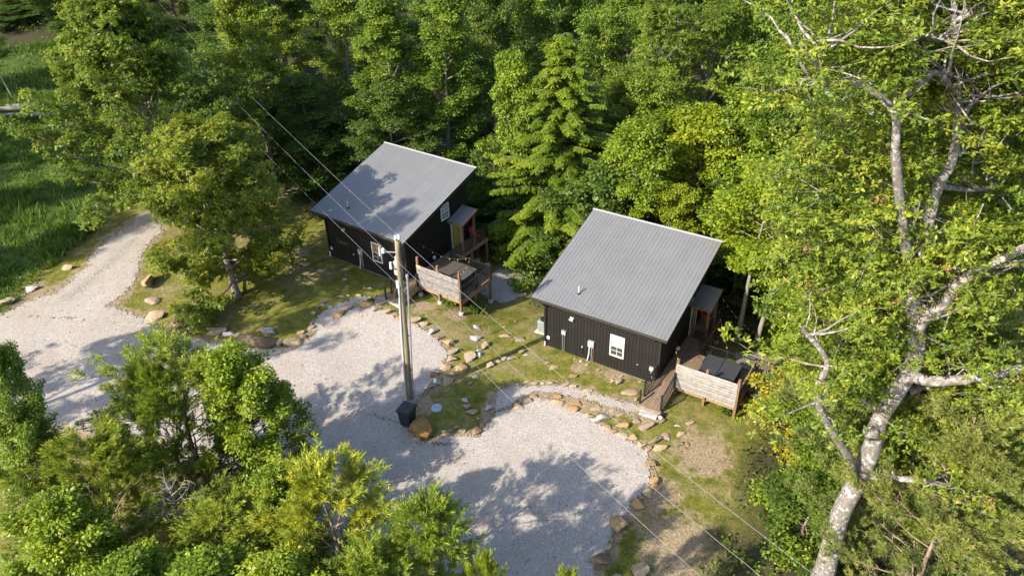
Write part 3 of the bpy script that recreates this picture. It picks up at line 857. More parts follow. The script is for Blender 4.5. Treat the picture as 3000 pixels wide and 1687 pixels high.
def baluster(h):
    k = round(h, 2)
    if k not in _bal: _bal[k] = mesh('baluster', boxv(-.009, -.009, 0, .009, .009, k), BOXF, M['dark_metal'])
    return _bal[k]


def railing(parent, a, b, top_mat, h=.95, first=True, last=True, ph=1.02):
    """metal railing between two deck points: rails in one mesh, posts and balusters as pieces under it"""
    A, B = Vector(a), Vector(b); d = B - A; L = d.length
    r = MB(); up = Vector((0, 0, 1))
    r.bar(A + up * (h - .02), B + up * (h - .02), .06, .045); r.bar(A + up * .10, B + up * .10, .035, .035)
    o = r.obj('railing', top_mat, parent)
    n = max(2, int(L / BAL))
    for k in range(1, n):
        p = A + d * (k / n)
        add('baluster', baluster(h - .15), o, p + up * .115)
    for P, on in ((A, first), (B, last)):
        if on:
            block('railing_post', M['dark_metal'], o, P.x - .045, P.y - .045, P.z + .001, P.x + .045, P.y + .045, P.z + ph)
            block('post_cap', M['dark_metal'], o, P.x - .06, P.y - .06, P.z + ph + .001, P.x + .06, P.y + .06, P.z + ph + .03)
    return o


def build_deck(side, label):
    X, Y, Z, a = CABIN[side]
    root = empty('wooden_deck', (X, Y, Z), a, label, 'deck')
    gz = lambda x, y: h1(*cl(side, x, y)) - Z
    wp = .138
    # floor boards run along y
    k = 0; x = W + .03
    while x < 11.86:
        y1 = 7.45 if x < 8.42 else 3.16
        block('deck_board', M['deck'], root, x, -.02, DZ - .035, min(x + wp - .006, 11.88), y1 - .004 * (k % 3), DZ)
        x += wp; k += 1
    zl = gz(7.8, -2.15) + .10
    bm_ = mesh('ramp_board', [(0, -2.16, zl - .035), (wp - .006, -2.16, zl - .035), (wp - .006, -.025, DZ - .035), (0, -.025, DZ - .035), (0, -2.16, zl), (wp - .006, -2.16, zl), (wp - .006, -.025, DZ), (0, -.025, DZ)], BOXF, M['deck'])
    for q in range(9): add('ramp_board', bm_, root, (7.19 + q * wp, 0, 0))
    for xx in (7.165, 8.435):
        V = [(xx, -2.15, zl - .22), (xx + .038, -2.15, zl - .22), (xx + .038, -.03, DZ - .24), (xx, -.03, DZ - .24), (xx, -2.15, zl - .002), (xx + .038, -2.15, zl - .002), (xx + .038, -.03, DZ - .002), (xx, -.03, DZ - .002)]
        MB().put(V, BOXF).obj('ramp_stringer', M['lumber'], root)
    block('ramp_sill', M['concrete'] if side == 'L' else M['lumber'], root, 7.12, -2.26, zl - .20, 8.50, -2.165, zl + .01)
    # rim joists
    for q in ((8.48, -.062, DZ - .30, 11.92, -.022, DZ - .004), (11.885, -.02, DZ - .30, 11.925, 3.20, DZ - .004), (8.53, 3.165, DZ - .30, 11.883, 3.205, DZ - .006), (8.44, 3.21, DZ - .30, 8.48, 7.47, DZ - .004), (W + .03, 7.455, DZ - .30, 8.438, 7.495, DZ - .006)):
        block('rim_joist', M['lumber'], root, *q)
    # posts down to the ground, on piers at the uphill cabin
    top = 2.62 if side == 'L' else 2.33
    for (x, y, tz) in ((8.47, -.16, top), (10.12, -.16, top - (.12 if side == 'L' else .05)), (11.86, -.16, top)):
        zb = gz(x, y); pier = side == 'L'
        block('deck_post', M['lumber_dark'], root, x - .07, y - .045, zb + (.22 if pier else -.05), x + .07, y + .095, tz)
        if pier: MB().lathe([(.17, zb - .2), (.17, zb + .18), (.13, zb + .22)], 12, x, y + .02).obj('pier', M['concrete'], root)
    for (x, y) in ((11.80, 1.5), (11.80, 3.08), (8.56, 3.08), (8.56, 5.4), (8.38, 7.38), (7.5, 7.38)):
        zb = gz(x, y)
        block('deck_post', M['lumber_dark'], root, x - .07, y - .07, zb + .2, x + .07, y + .07, DZ - .04)
        MB().lathe([(.17, zb - .2), (.17, zb + .20), (.13, zb + .25)], 12, x, y).obj('pier', M['concrete'], root)
    # privacy screen: nine whitewashed boards on the front posts
    sm = M['whitewash'] if side == 'R' else M['whitewash_grey']
    fr = MB()
    for xx in (8.56, 10.2, 11.74): fr.box(xx - .02, -.019, DZ, xx + .02, .02, 2.04)
    scr = fr.obj('privacy_screen', M['lumber_dark'], root)
    hb = (2.082 - .45) / 9
    for q in range(9):
        j = (hash((side, q)) % 7 - 3) * .003 if False else ((q * 5 + (2 if side == 'L' else 0)) % 7 - 3) * .003
        block('screen_board', sm, scr, 8.40 + j, -.235 + .004 * (q % 2), .45 + q * hb + .014, 11.83 + j, -.208 + .004 * (q % 2), .45 + (q + 1) * hb - .014)
    # railings
    tr = M['dark_metal']
    railing(root, (8.43, -.30, DZ - .02), (8.43, -2.10, zl + .01), tr)
    railing(root, (7.24, -.22, DZ - .02), (7.22, -1.55, zl + .10), tr)
    block('railing_post', tr, root, 7.17, -2.14, zl, 7.26, -2.05, zl + .92)
    railing(root, (8.52, 3.12, DZ), (10.2, 3.12, DZ), tr, last=False)
    railing(root, (10.2, 3.12, DZ), (11.85, 3.12, DZ), tr, last=False)
    railing(root, (11.85, 3.12, DZ), (11.85, 1.55, DZ), M['lumber'] if side == 'R' else tr)
    railing(root, (11.85, 1.55, DZ), (11.85, .02, DZ), M['lumber'] if side == 'R' else tr, first=False, last=False)
    railing(root, (8.45, 3.2, DZ), (8.45, 4.55, DZ), tr, first=False, last=False)
    railing(root, (8.45, 4.71, DZ), (8.45, 5.88, DZ), tr, first=False, last=False)
    railing(root, (8.45, 6.03, DZ), (8.45, 7.41, DZ), tr, first=False)
    railing(root, (8.45, 7.41, DZ), (7.40, 7.41, DZ), tr, first=False)
    if side == 'L': MB().box(8.47, -.245, 1.90, 8.78, -.240, 2.06).obj('number_plate', M['yellow_sign'], root)
    return root


build_deck('R', 'brown wooden deck and ramp with a bright white plank screen, beside the sunlit cabin')
dl = build_deck('L', 'brown wooden deck on concrete piers with a weathered plank screen, behind the utility pole')
# three small numerals on the plate, too small to read in the photograph beyond their shape
for i_, xs in enumerate((8.54, 8.615, 8.70)):
    pl = [c for c in dl.children if c.name.startswith('number_plate')][0]
    g = MB().box(xs, -.2465, 1.93, xs + .018, -.2455, 2.03)
    if i_: g.box(xs + .018, -.2465, 2.01, xs + .05, -.2455, 2.03).box(xs + .05, -.2465, 1.93, xs + .062, -.2455, 2.03)
    g.obj('numeral', M['trim_black'], pl)


def hot_tub(side, label, mat):
    X, Y, Z, a = CABIN[side]
    c = cl(side, 10.34, 1.42)
    r = empty('hot_tub', (c[0], c[1], Z + DZ), a, label, 'hot tub')
    cab = MB().box(-.93, -.93, .002, .93, .93, .78).obj('cabinet', M['tub_side'], r, bevel=.05)
    MB().box(-.96, -.96, .781, .96, .96, .82).obj('shell_rim', M['galv'], r, bevel=.02)
    for s in (-1, 1):
        x0, x1 = sorted((s * .008, s * 1.0))
        b = MB(); V = boxv(x0, -1.0, .83, x1, 1.0, .90)
        for q in (4, 5, 6, 7):
            x, y, z = V[q]; V[q] = (x, y, z + (.05 if abs(x) < .1 else 0))
        cv = b.put(V, BOXF).obj('cover_half', mat, r, bevel=.025)
        for yy in (-.55, .55): MB().box(s * .99 - .012 * s - .02, yy - .03, .62, s * .99 + .02, yy + .03, .86).obj('cover_strap', M['rubber'], cv)
    MB().box(-1.06, .2, .70, -1.02, .7, .86).obj('cover_lifter', M['dark_metal'], r)
    MB().box(.62, -1.013, .72, .86, -.985, .84).obj('handle', M['rubber'], r)
    return r


hot_tub('R', 'hot tub under a charcoal folding cover on the sunlit deck', M['tub_cover'])
hot_tub('L', 'hot tub under a brownish folding cover on the deck behind the utility pole', M['tub_cover_brown'])

# condenser on its slab
c = cl('R', -.72, 1.35)
ac = empty('air_conditioner', (c[0], c[1], h1(*c) - .02), CABIN['R'][3], 'grey green air conditioner on a concrete pad against the side of the sunlit cabin', 'air conditioner')
MB().box(-.52, -.5, -.06, .50, .5, .10).obj('pad', M['concrete'], ac, bevel=.02)
MB().box(-.38, -.38, .102, .38, .38, .92).obj('casing', M['ac'], ac, bevel=.07)
lv = MB()
for k in range(14): lv.box(-.395, -.30, .18 + k * .05, -.383, .30, .20 + k * .05); lv.box(-.30, -.395, .18 + k * .05, .30, -.383, .20 + k * .05)
lv.obj('louvre', M['ac'], ac)
MB().lathe([(.33, .925), (.33, .95), (.05, .985)], 20).obj('fan_guard', M['dark_metal'], ac)

# picnic table on the patio
c = cl('R', 12.15, 5.05)
pt = empty('picnic_table', (c[0], c[1], h1(*c) + .03), CABIN['R'][3], 'weathered brown picnic table on the gravel behind the sunlit deck', 'picnic table')
for k in range(5): block('top_board', M['picnic'], pt, -.37 + k * .148, -.86 + .01 * (k % 2), .70, -.37 + k * .148 + .138, .86, .74)
for s in (-1, 1):
    for k in range(2): block('bench_board', M['picnic'], pt, s * .72 - .15 + k * .15, -.86, .42, s * .72 - .012 + k * .15, .86, .46)
    for y in (-.6, .6): MB().bar((s * .16, y, .70), (s * .62, y, 0), .09, .045).obj('leg', M['picnic'], pt)
for y in (-.645, .645):
    block('cross_brace', M['picnic'], pt, -.86, y - .02, .33, .86, y + .02, .42); block('cross_brace', M['picnic'], pt, -.36, y - .02, .61, .36, y + .02, .698)
c = cl('R', 13.1, 5.35)
bn = empty('bench', (c[0], c[1], h1(*c) + .03), CABIN['R'][3], 'low weathered bench on the gravel beside the picnic table', 'bench')
for k in range(2): block('seat_board', M['picnic'], bn, -.15 + k * .15, -.55, .38, -.01 + k * .15, .55, .42)
for y in (-.4, .4): block('leg', M['picnic'], bn, -.13, y - .03, 0, .13, y + .03, .379)


def chair(side, x, y, rz, label):
    X, Y, Z, a = CABIN[side]
    c = cl(side, x, y)
    r = empty('patio_chair', (c[0], c[1], Z + DZ + .002), a + rz, label, 'chair')
    st = MB()
    for k in range(5): st.bar((-.24, -.22 + k * .11, .36 - .02 * k), (.24, -.22 + k * .11, .36 - .02 * k), .10, .02)
    st.obj('seat', M['red'], r)
    bk = MB()
    for k in range(5): bk.bar((-.22 + k * .11, .24, .30), (-.22 + k * .11, .46, .86 + (.05 if k == 2 else 0)), .095, .02)
    bk.obj('backrest', M['red'], r)
    for s in (-1, 1):
        MB().bar((s * .27, -.26, .54), (s * .27, .34, .56), .09, .02).obj('armrest', M['red'], r)
        MB().bar((s * .26, -.22, 0), (s * .26, -.18, .53), .05, .03).obj('leg', M['dark_metal'], r); MB().bar((s * .26, .40, 0), (s * .26, .22, .53), .05, .03).obj('leg', M['dark_metal'], r)


chair('L', 7.95, 6.75, math.radians(95), 'red chair on the porch by the yellow door')
chair('R', 7.85, 6.55, math.radians(95), 'red chair half hidden behind the pale door of the sunlit cabin')
c = cl('R', 7.86, 5.0)
dm = MB().box(-.45, -.3, 0, .45, .3, .012).obj('door_mat', M['mat'], None, bevel=.004)
dm.location = (c[0], c[1], DZ + .003); dm.rotation_euler = (0, 0, CABIN['R'][3] + math.pi / 2)
tag(dm, 'dark brown door mat on the deck in front of the pale door', 'door mat')


def string_lights(label, a, b, sag, n):
    r = empty('string_lights', a, 0, label, 'string lights')
    A, B = np.array(a), np.array(b)
    t = np.linspace(0, 1, 17)[:, None]
    P = A + (B - A) * t - np.array([0, 0, 1]) * sag * 4 * t * (1 - t) - A
    MB().tube(P.tolist(), .011, 5, False).obj('cord', M['wire_dark'], r)
    bm_ = string_lights.bulb
    for k in range(n):
        u = (k + .5) / n; p = (B - A) * u - np.array([0, 0, 1]) * sag * 4 * u * (1 - u)
        add('bulb', bm_, r, (p[0], p[1], p[2] - .01))
    return r


string_lights.bulb = MB().lathe([(.012, 0), (.014, -.03), (.032, -.06), (.032, -.085), (.015, -.11)], 10).mesh('bulb', M['bulb'], True)


def lp(side, x, y, z):
    c = cl(side, x, y); return (c[0], c[1], CABIN[side][2] + z)


c1 = (15.52, 39.39)
string_lights('string lights from the small porch roof to the pale leaning tree trunk', lp('R', 8.62, 6.1, 2.9), (c1[0] - .2, c1[1] - .1, h1(*c1) + 1.1), .25, 8)
string_lights('string lights slanting from the porch down to the back railing of the sunlit deck', lp('R', 8.6, 5.9, 2.2), lp('R', 10.2, 3.15, 1.45), .12, 6)
string_lights('short string of lights from the sunlit cabin wall across its walkway', lp('R', W + .05, 2.1, 2.0), lp('R', 8.47, -.1, 2.3), .25, 3)
string_lights('string lights from the corner of the sunlit deck over the gravel patio', lp('R', 11.86, -.1, 2.3), lp('R', 13.6, 4.6, .9), .5, 6)
string_lights('string lights draped from the shaded cabin wall over its hot tub', lp('L', W + .05, 1.4, 2.6), lp('L', 10.2, 3.1, 1.5), .55, 6)
string_lights('string lights over the hot tub behind the utility pole, along the railing', lp('L', 10.2, 3.1, 1.5), lp('L', 11.86, -.1, 2.5), .3, 4)

# ------------------------------------------------------------------ utility pole and wires
PB = (-5.86, 32.85)
pz = h1(*PB)
up = empty('utility_pole', (PB[0], PB[1], pz), 0, 'tall weathered wooden utility pole with a pale transformer can, beside the black bin', 'utility pole')
HT = 10.35
tp = np.linspace(0, 1, 14)
MB().tube([(.05 * math.sin(t * 5) * t + .42 * t, -.25 * t, -.2 + (HT + .2) * t) for t in tp], [.175 - .055 * t for t in tp], 14).obj('pole_shaft', M['pole'], up, True)
TX, TY = .42, -.25                                   # lean of the top
MB().lathe([(.125, HT - .02), (.13, HT + .015)], 14, TX, TY).obj('pole_cap', M['trim_black'], up)
ins = [(.09, 0), (.11, .03), (.06, .06), (.11, .10), (.115, .13), (.06, .16), (.09, .20), (.04, .26)]
for dx, dy, z in ((-.10, .02, HT - .05), (.06, -.02, HT + .02)):
    MB().lathe([(r * .85, z + h) for r, h in ins], 14, TX + dx, TY + dy).obj('insulator', M['ceramic'], up, True)
MB().bar((TX + .14, TY - .12, HT - .05), (TX + .12, TY - .12, HT - .95), .05, .05).obj('ground_rod', M['dark_metal'], up)
MB().tube([(TX - .12, TY, HT - .72), (TX - .78, TY - .02, HT - .66)], [.035, .03], 10).obj('standoff_arm', M['galv'], up)
MB().lathe([(r, HT - .72 + h) for r, h in ins], 14, TX - .78, TY).obj('insulator', M['ceramic'], up, True)
MB().tube([(TX - .97, TY + .1, HT - .95), (TX - .97, TY + .1, HT - .45)], [.07, .05], 10).obj('cutout_fuse', M['grey_box'], up)
MB().tube([(TX - .95, TY + .1, HT - .95), (TX - .80, TY, HT - .70)], .02, 6).obj('fuse_bracket', M['copper'], up)
tz = HT - 2.12
cxx, cyy = TX - .21, TY + .30
tc = MB().lathe([(.20, tz), (.215, tz + .03), (.215, tz + .60), (.23, tz + .62), (.23, tz + .66), (.18, tz + .72)], 22, cxx, cyy).obj('transformer', M['offwhite'], up, True)
MB().lathe([(.06, tz + .70), (.075, tz + .75), (.05, tz + .80), (.075, tz + .85), (.05, tz + .90), (.075, tz + .95), (.045, tz + 1.02)], 12, cxx - .04, cyy).obj('bushing', M['ceramic'], tc, True)
nb_ = MB()
for q in ((0, 0, .015, .13), (.045, 0, .015, .13), (.045, .065, .022, .015), (.0, .065, .045, .015)):
    nb_.box(cxx - .12 + q[0], cyy - .222, tz + .33 + q[1], cxx - .12 + q[0] + q[2], cyy - .205, tz + .33 + q[1] + q[3])
nb_.obj('numeral', M['trim_black'], tc)
MB().box(TX - .10, TY + .02, tz + .1, TX - .02, TY + .12, tz + .18).box(TX - .10, TY + .02, tz + .48, TX - .02, TY + .12, tz + .56).obj('transformer_bracket', M['galv'], up)
MB().tube([(TX - .52, TY + .1, tz + .42), (TX - .52, TY + .1, tz + .78)], [.075, .06], 12).obj('lightning_arrester', M['ceramic'], up)
MB().tube([(cxx - .18, cyy - .05, tz + .40), (TX - .52, TY + .1, tz + .44)], .025, 6).obj('arrester_bracket', M['copper'], up)
MB().tube([(cxx - .10, cyy - .1, tz), (TX - .30, TY + .05, tz - .20), (TX - .26, TY - .02, tz - .42)], .03, 8).obj('drop_cable', M['rubber'], up)
MB().tube([(TX - .27, TY + .02, tz - .22), (TX - .24, TY - .06, tz - .60)], [.085, .11], 10).obj('cable_bell', M['offwhite'], up)
MB().tube([(TX - .22, TY - .08, tz - .55), (-.02, -.20, tz - 4.4), (-.18, -.12, .0)], [.05, .05, .05], 10).obj('riser_conduit', M['pipe_white'], up)
MB().box(TX - .44, TY - .12, tz - 1.20, TX - .30, TY - .02, tz - .95).tube([(TX - .37, TY - .07, tz - .95), (TX - .36, TY - .07, tz - .80)], [.06, .045], 8).obj('junction_box', M['dark_metal'], up)
# the second mast of pipe, standing just to the right of the pole
mast = MB().tube([(.27, -.10, -.1), (.30, -.1, 1.6), (.45, -.16, 4.2), (.66, -.22, 8.15)], [.035, .038, .045, .055], 10).tube([(.66, -.22, 8.15), (.66, -.22, 8.29), (.64, -.32, 8.31)], [.075, .075, .05], 10).obj('service_mast', M['galv'], up)
for z, x in ((2.2, .33), (4.5, .46), (6.9, .59)): MB().box(x * .5, -.20, z, x, -.16, z + .04).obj('pipe_clamp', M['dark_metal'], mast)


def wire(label, pts, r):
    P = []
    for (p, q), sag in zip(zip(pts[:-1], pts[1:]), (.35,) * len(pts)):
        p, q = np.array(p), np.array(q)
        for t in np.linspace(0, 1, 15)[:-1]: P.append(p + (q - p) * t - np.array([0, 0, 4 * sag * t * (1 - t)]))
    P.append(np.array(pts[-1]))
    o = MB().tube([p.tolist() for p in P], r, 6, False).obj('power_line', M['wire'])
    return tag(o, label, 'power line', 'power lines on the utility pole')


ax, ay, az = PB[0] + TX, PB[1] + TY, pz + HT
wire('power line over the very top of the utility pole, highest of the three wires', [(-34.0, 79.5, 11.2), (ax + .02, ay, az + .22), (8.05, 13.4, 10.45), (14.5, 4.0, 10.8)], .0048)
wire('power line through the side arm of the utility pole, middle of the three wires', [(-34.5, 78.0, 10.9), (ax - .78, ay, az - .42), (6.62, 13.35, 10.45), (12.6, 4.0, 10.8)], .0048)
wire('power line fixed below the transformer can, lowest of the three wires', [(-32.5, 74.0, 8.8), (ax - .12, ay - .05, az - 2.75), (5.55, 14.25, 8.95), (11.2, 4.4, 9.4)], .0052)

# ------------------------------------------------------------------ wheeled bin, lid, stakes
c = (-5.75, 30.72)
b = empty('wheeled_bin', (c[0], c[1] + .15, h1(c[0], c[1] + .15) + .03), math.radians(-26), 'black wheeled bin at the foot of the utility pole', 'bin')
b.scale = (1.22, 1.22, 1.12)
V = boxv(-.24, -.27, .10, .24, .27, .98)
for q in (4, 5, 6, 7): x, y, z = V[q]; V[q] = (x * 1.25, y * 1.22, z)
bd = MB().put(V, BOXF).obj('body', M['bin'], b, bevel=.03)
MB().box(-.33, -.36, .96, .33, .34, 1.0).obj('rim', M['bin'], bd)
V = boxv(-.35, -.39, 1.005, .35, .37, 1.05)
for q in (4, 5, 6, 7): x, y, z = V[q]; V[q] = (x * .86, y * .86, z + .06)
ld = MB().put(V, BOXF).obj('lid', M['bin'], b, bevel=.02)
for k in (-1, 0, 1): MB().box(k * .17 - .03, -.30, 1.10, k * .17 + .03, .28, 1.125).obj('lid_rib', M['bin'], ld)
MB().tube([(-.25, .40, .98), (.25, .40, .98)], .018, 8).obj('handle', M['bin'], b)
for s in (-1, 1): MB().tube([(s * .25, .24, .12), (s * .30, .24, .12)], .12, 16).obj('wheel', M['rubber'], b)
c = (-4.30, 32.04)
o = empty('well_lid', (c[0], c[1], h1(*c)), 0, 'round pale blue lid with a white rim set in the grass', 'lid')
MB().lathe([(.29, 0), (.30, .02), (.30, .10), (.28, .13)], 30).obj('rim', M['offwhite'], o)
MB().lathe([(.265, .131), (.25, .142), (.06, .146)], 30).obj('cover', M['lid_blue'], o)


def stake(x, y, h, tilt, label):
    o = empty('marker_stake', (x, y, h1(x, y)), 0, label, 'stake', 'pink marker stakes in the grass')
    MB().bar((0, 0, -.05), (tilt, 0, h), .045, .02).obj('stake_shaft', M['lumber'], o)
    MB().bar((tilt * .45, -.015, h * .4), (tilt * 1.02, -.015, h * 1.02), .06, .012).obj('pink_tape', M['pink'], o)


for (px, py), h, tl, lb in (((-4.25, 32.86), .75, -.04, 'pink topped stake behind the round pale blue lid'), ((-1.48, 38.80), .62, -.03, 'pink stake in the sunny lawn near the shaded deck'),
                            ((-0.15, 37.82), .60, .02, 'pink stake in front of two flat stones on the sunny lawn'), ((-21.61, 41.29), .55, -.08, 'pink stake in the shaded grass beside the left row of boulders')):
    stake(px, py, h, tl, lb)
c = cl('R', 8.62, -2.5)
sp = empty('drain_tube', (c[0], c[1], h1(*c) + .13), CABIN['R'][3], 'short black corrugated tube with a white end beside the foot of the sunlit ramp', 'pipe')
dt = MB()
for k in range(5): dt.tube([(0, -.05 + k * .075, 0), (0, -.01 + k * .075, 0)], .13, 14)
dt.tube([(0, -.04, 0), (0, .32, 0)], .11, 14).obj('tube', M['rubber'], sp)
MB().tube([(0, -.10, 0), (0, -.06, 0)], [.10, .13], 14).obj('end_cap', M['offwhite'], sp)

# logs at the far edge of the meadow
c = (-47.53, 73.50)
for k, (dx, dy, dz, L, rz, lb) in enumerate(((0, 0, .22, 7.5, .03, 'longest pale log of the pile in the meadow, lying in front'), (-1.0, 1.3, .20, 6.0, -.05, 'grey log lying behind the longest one of the meadow pile'),
                                           (.5, 2.4, .24, 6.6, .06, 'grey log at the back of the meadow pile'), (-.5, .75, .55, 5.2, 0, 'log resting on top of the meadow pile'))):
    x, y = c[0] + dx, c[1] + dy
    lg = MB().tube([(-L / 2, 0, 0), (-L / 6, .06, .03), (L / 5, -.04, .02), (L / 2, .02, 0)], [.24, .23, .20, .17], 10).obj('log', M['bark_dead'], None, True, loc=(x, y, h1(x, y) + dz), rot=(0, 0, rz))
    tag(lg, lb, 'log', 'logs lying in the meadow')

# ------------------------------------------------------------------ stones
_ico = {}


def ico(sub):
    if sub not in _ico:
        import bmesh
        bm = bmesh.new(); bmesh.ops.create_icosphere(bm, subdivisions=sub, radius=1.0)
        bm.verts.ensure_lookup_table()
        _ico[sub] = (np.array([v.co[:] for v in bm.verts]), np.array([[v.index for v in f.verts] for f in bm.faces], np.int32)); bm.free()
    return _ico[sub]


def stone_mesh(name, seed, mat, sub=3, angular=.6, cuts=9):
    V, F = ico(sub); rs = np.random.RandomState(seed); V = V.copy()
    V = V + .10 * np.sin(V @ rs.normal(size=(3, 3)) * 1.7 + rs.rand(3) * 6)
    for _ in range(cuts):                                # break flat faces off a lump, then roughen
        n = unit(rs.normal(size=3) * np.array([1, 1, .9])); d = .26 + .34 * rs.rand()
        s = V @ n; over = np.maximum(s - d, 0); V = V - (over * angular)[:, None] * n
    lay = np.sin(V[:, 2:3] * 13 + 2.2 * V[:, :1] + rs.rand() * 6) + .6 * np.sin(V[:, 2:3] * 29 + rs.rand() * 6)
    V = V * (1 + np.array([.035, .035, 0]) * lay)
    for fr, am in ((4.6, .030), (9, .018)):
        ph = rs.rand(3, 3) * 6; k = rs.normal(size=(3, 3)) * fr
        V *= 1 + am * np.sin(V @ k.T + ph[0]).sum(1, keepdims=True) / 1.6
    V /= np.abs(V).max(0)
    return mesh(name, V, [F], mat, False)


_sm = {}


def stone_proto(kind, k):
    if (kind, k) not in _sm: _sm[(kind, k)] = stone_mesh('stone', 100 + k * 7 + sum(map(ord, kind)), M['stone_' + kind], 3, .96, 13)
    return _sm[(kind, k)]


_rk = random.Random(8)


def stone(x, y, w, h, kind, label, cat='stone', group=None, flat=.5, name='stone', me=None, tilt=.16, sink=.30, rz=None):
    """w: width across the view, h: extent up the picture; depth and height follow from the viewing angle"""
    w *= 1.30; h *= 1.30
    hgt = max(.10, min(h * .75, w * flat)); dep = max(.5 * w, min(1.3 * w, (h - hgt * .62) / .62 if h > hgt * .62 else .5 * w))
    me = me or stone_proto(kind, _rk.randrange(7))
    o = add(name, me, None, (x, y, h1(x, y) + hgt * (.5 - sink)), (_rk.uniform(-tilt, tilt), _rk.uniform(-tilt, tilt), _rk.uniform(-.35, .35) if rz is None else rz), (w / 2, dep / 2, hgt / 2))
    return tag(o, label, cat, group)


ORD = ['first', 'second', 'third', 'fourth', 'fifth', 'sixth', 'seventh', 'eighth', 'ninth', 'tenth', 'eleventh', 'twelfth', 'thirteenth', 'fourteenth', 'fifteenth', 'sixteenth', 'seventeenth', 'eighteenth', 'nineteenth', 'twentieth', 'twenty-first', 'twenty-second']
LOOK = {'tan': 'tan sandstone', 'orange': 'rusty tan stone', 'grey': 'pale grey stone', 'brown': 'dark brown stone', 'boulder': 'ochre boulder'}


def row(group, phrase, items):
    """a line of stones: labels count along it and add a remark where one stands out"""
    for k, it in enumerate(items):
        (x, y, w, h), kind = it[:4], it[4]
        extra = it[5] if len(it) > 5 else ''
        fl = it[6] if len(it) > 6 else .5
        lab = f"{(extra + ' ') if extra else ''}{LOOK[kind]}, {ORD[k]} {phrase}"
        stone(x, y, w, h, kind, lab, 'stone', group, fl)


row('boulders along the left drive', 'down the row from the upright drive boulder', [
    (-23.38, 41.96, 0.93, 0.67, 'tan', 'flat topped'), (-22.58, 40.26, 1.06, 0.80, 'tan', 'angular'), (-20.61, 39.39, 1.09, 0.83, 'brown', 'rounded'), (-19.73, 38.97, 0.78, 0.53, 'grey'), (-19.00, 38.97, 0.78, 0.42, 'grey', 'low'),
    (-18.19, 38.59, 0.90, 0.57, 'tan', 'smooth'), (-17.44, 38.35, 0.86, 0.57, 'grey', 'bluish'), (-16.84, 38.24, 0.52, 0.38, 'tan', 'small')])
row('loose stones on the left verge', 'from the bottom in the grass left of the drive', [(-32.70, 41.72, 0.88, 0.49, 'tan', 'long'), (-31.84, 43.28, 0.59, 0.59, 'grey', 'upright'), (-30.62, 45.89, 0.71, 0.47, 'tan', 'flat')])
row('stones beside the shaded lawn', 'to the right of the great boulder', [(-14.96, 38.61, 0.93, 0.46, 'grey', 'low'), (-14.14, 37.57, 0.62, 0.56, 'tan'), (-13.42, 37.74, 1.16, 0.71, 'tan', 'wedge shaped'), (-12.79, 38.22, 0.42, 0.33, 'brown', 'small')])
row('stones along the shaded gravel path', 'uphill from the lawn corner of the upper pad', [(-12.57, 39.04, 0.36, 0.34, 'tan', 'small'), (-12.60, 39.43, 0.26, 0.32, 'tan', 'thin'), (-13.11, 38.57, 0.42, 0.29, 'tan'), (-12.64, 40.53, 0.35, 0.26, 'tan', 'buried'), (-12.50, 41.09, 0.26, 0.20, 'tan', 'tiny'), (-12.31, 41.34, 0.35, 0.20, 'tan'), (-12.07, 41.70, 0.53, 0.20, 'tan', 'long flat'),
    (-11.70, 41.11, 0.44, 0.20, 'grey'), (-11.13, 42.20, 0.54, 0.22, 'tan'), (-10.74, 42.29, 0.36, 0.18, 'tan', 'small'), (-10.08, 42.36, 0.40, 0.18, 'tan', 'low'), (-11.94, 39.27, 0.30, 0.28, 'tan', 'lone')])
row('stones edging the upper gravel pad', 'along the upper pad from the shaded path', [
    (-11.08, 40.26, 0.56, 0.48, 'orange', 'rounded'), (-10.84, 40.56, 0.33, 0.33, 'orange'), (-10.61, 40.87, 0.52, 0.24, 'tan', 'flat'), (-10.10, 41.14, 0.66, 0.22, 'tan', 'slab like'), (-9.39, 41.23, 0.84, 0.53, 'orange', 'big blocky'),
    (-8.61, 40.77, 0.61, 0.37, 'tan'), (-8.01, 40.48, 0.74, 0.41, 'tan', 'rounded'), (-7.43, 40.29, 0.39, 0.28, 'tan'), (-7.12, 39.95, 0.47, 0.39, 'orange'), (-6.25, 39.62, 0.75, 0.49, 'tan', 'wide'), (-5.99, 39.23, 0.32, 0.26, 'orange', 'small'),
    (-5.63, 39.36, 0.56, 0.36, 'tan'), (-4.99, 38.66, 0.57, 0.49, 'grey', 'slanting'), (-4.46, 38.16, 0.61, 0.34, 'tan'), (-3.88, 37.53, 0.71, 0.66, 'orange', 'tall pointed'), (-3.68, 36.72, 0.59, 0.47, 'tan'), (-3.77, 36.11, 0.67, 0.51, 'tan', 'rounded'),
    (-4.08, 35.44, 0.62, 0.58, 'tan', 'cracked'), (-4.34, 35.10, 0.36, 0.24, 'tan', 'small'), (-4.65, 34.80, 0.49, 0.34, 'brown', 'flat')])
row('stones heaped between the two pads', 'of the heap, starting at the side nearest the shaded deck', [
    (-2.33, 38.14, 0.55, 0.40, 'grey', 'slanting'), (-1.79, 37.35, 0.46, 0.50, 'tan', 'angular'), (-2.03, 37.00, 0.33, 0.29, 'grey'), (-2.12, 36.53, 0.49, 0.45, 'grey', 'dull'), (-2.62, 36.20, 0.61, 0.89, 'tan', 'tall leaning'), (-3.05, 35.34, 0.62, 0.72, 'orange', 'leaning'),
    (-3.39, 34.86, 0.61, 0.42, 'tan', 'crumbling'), (-3.86, 34.31, 0.57, 0.55, 'tan', 'flat faced'), (-4.40, 34.19, 0.51, 0.45, 'grey', 'whitish'), (-4.68, 33.78, 0.39, 0.27, 'tan'), (-4.94, 33.60, 0.27, 0.33, 'tan', 'narrow')])
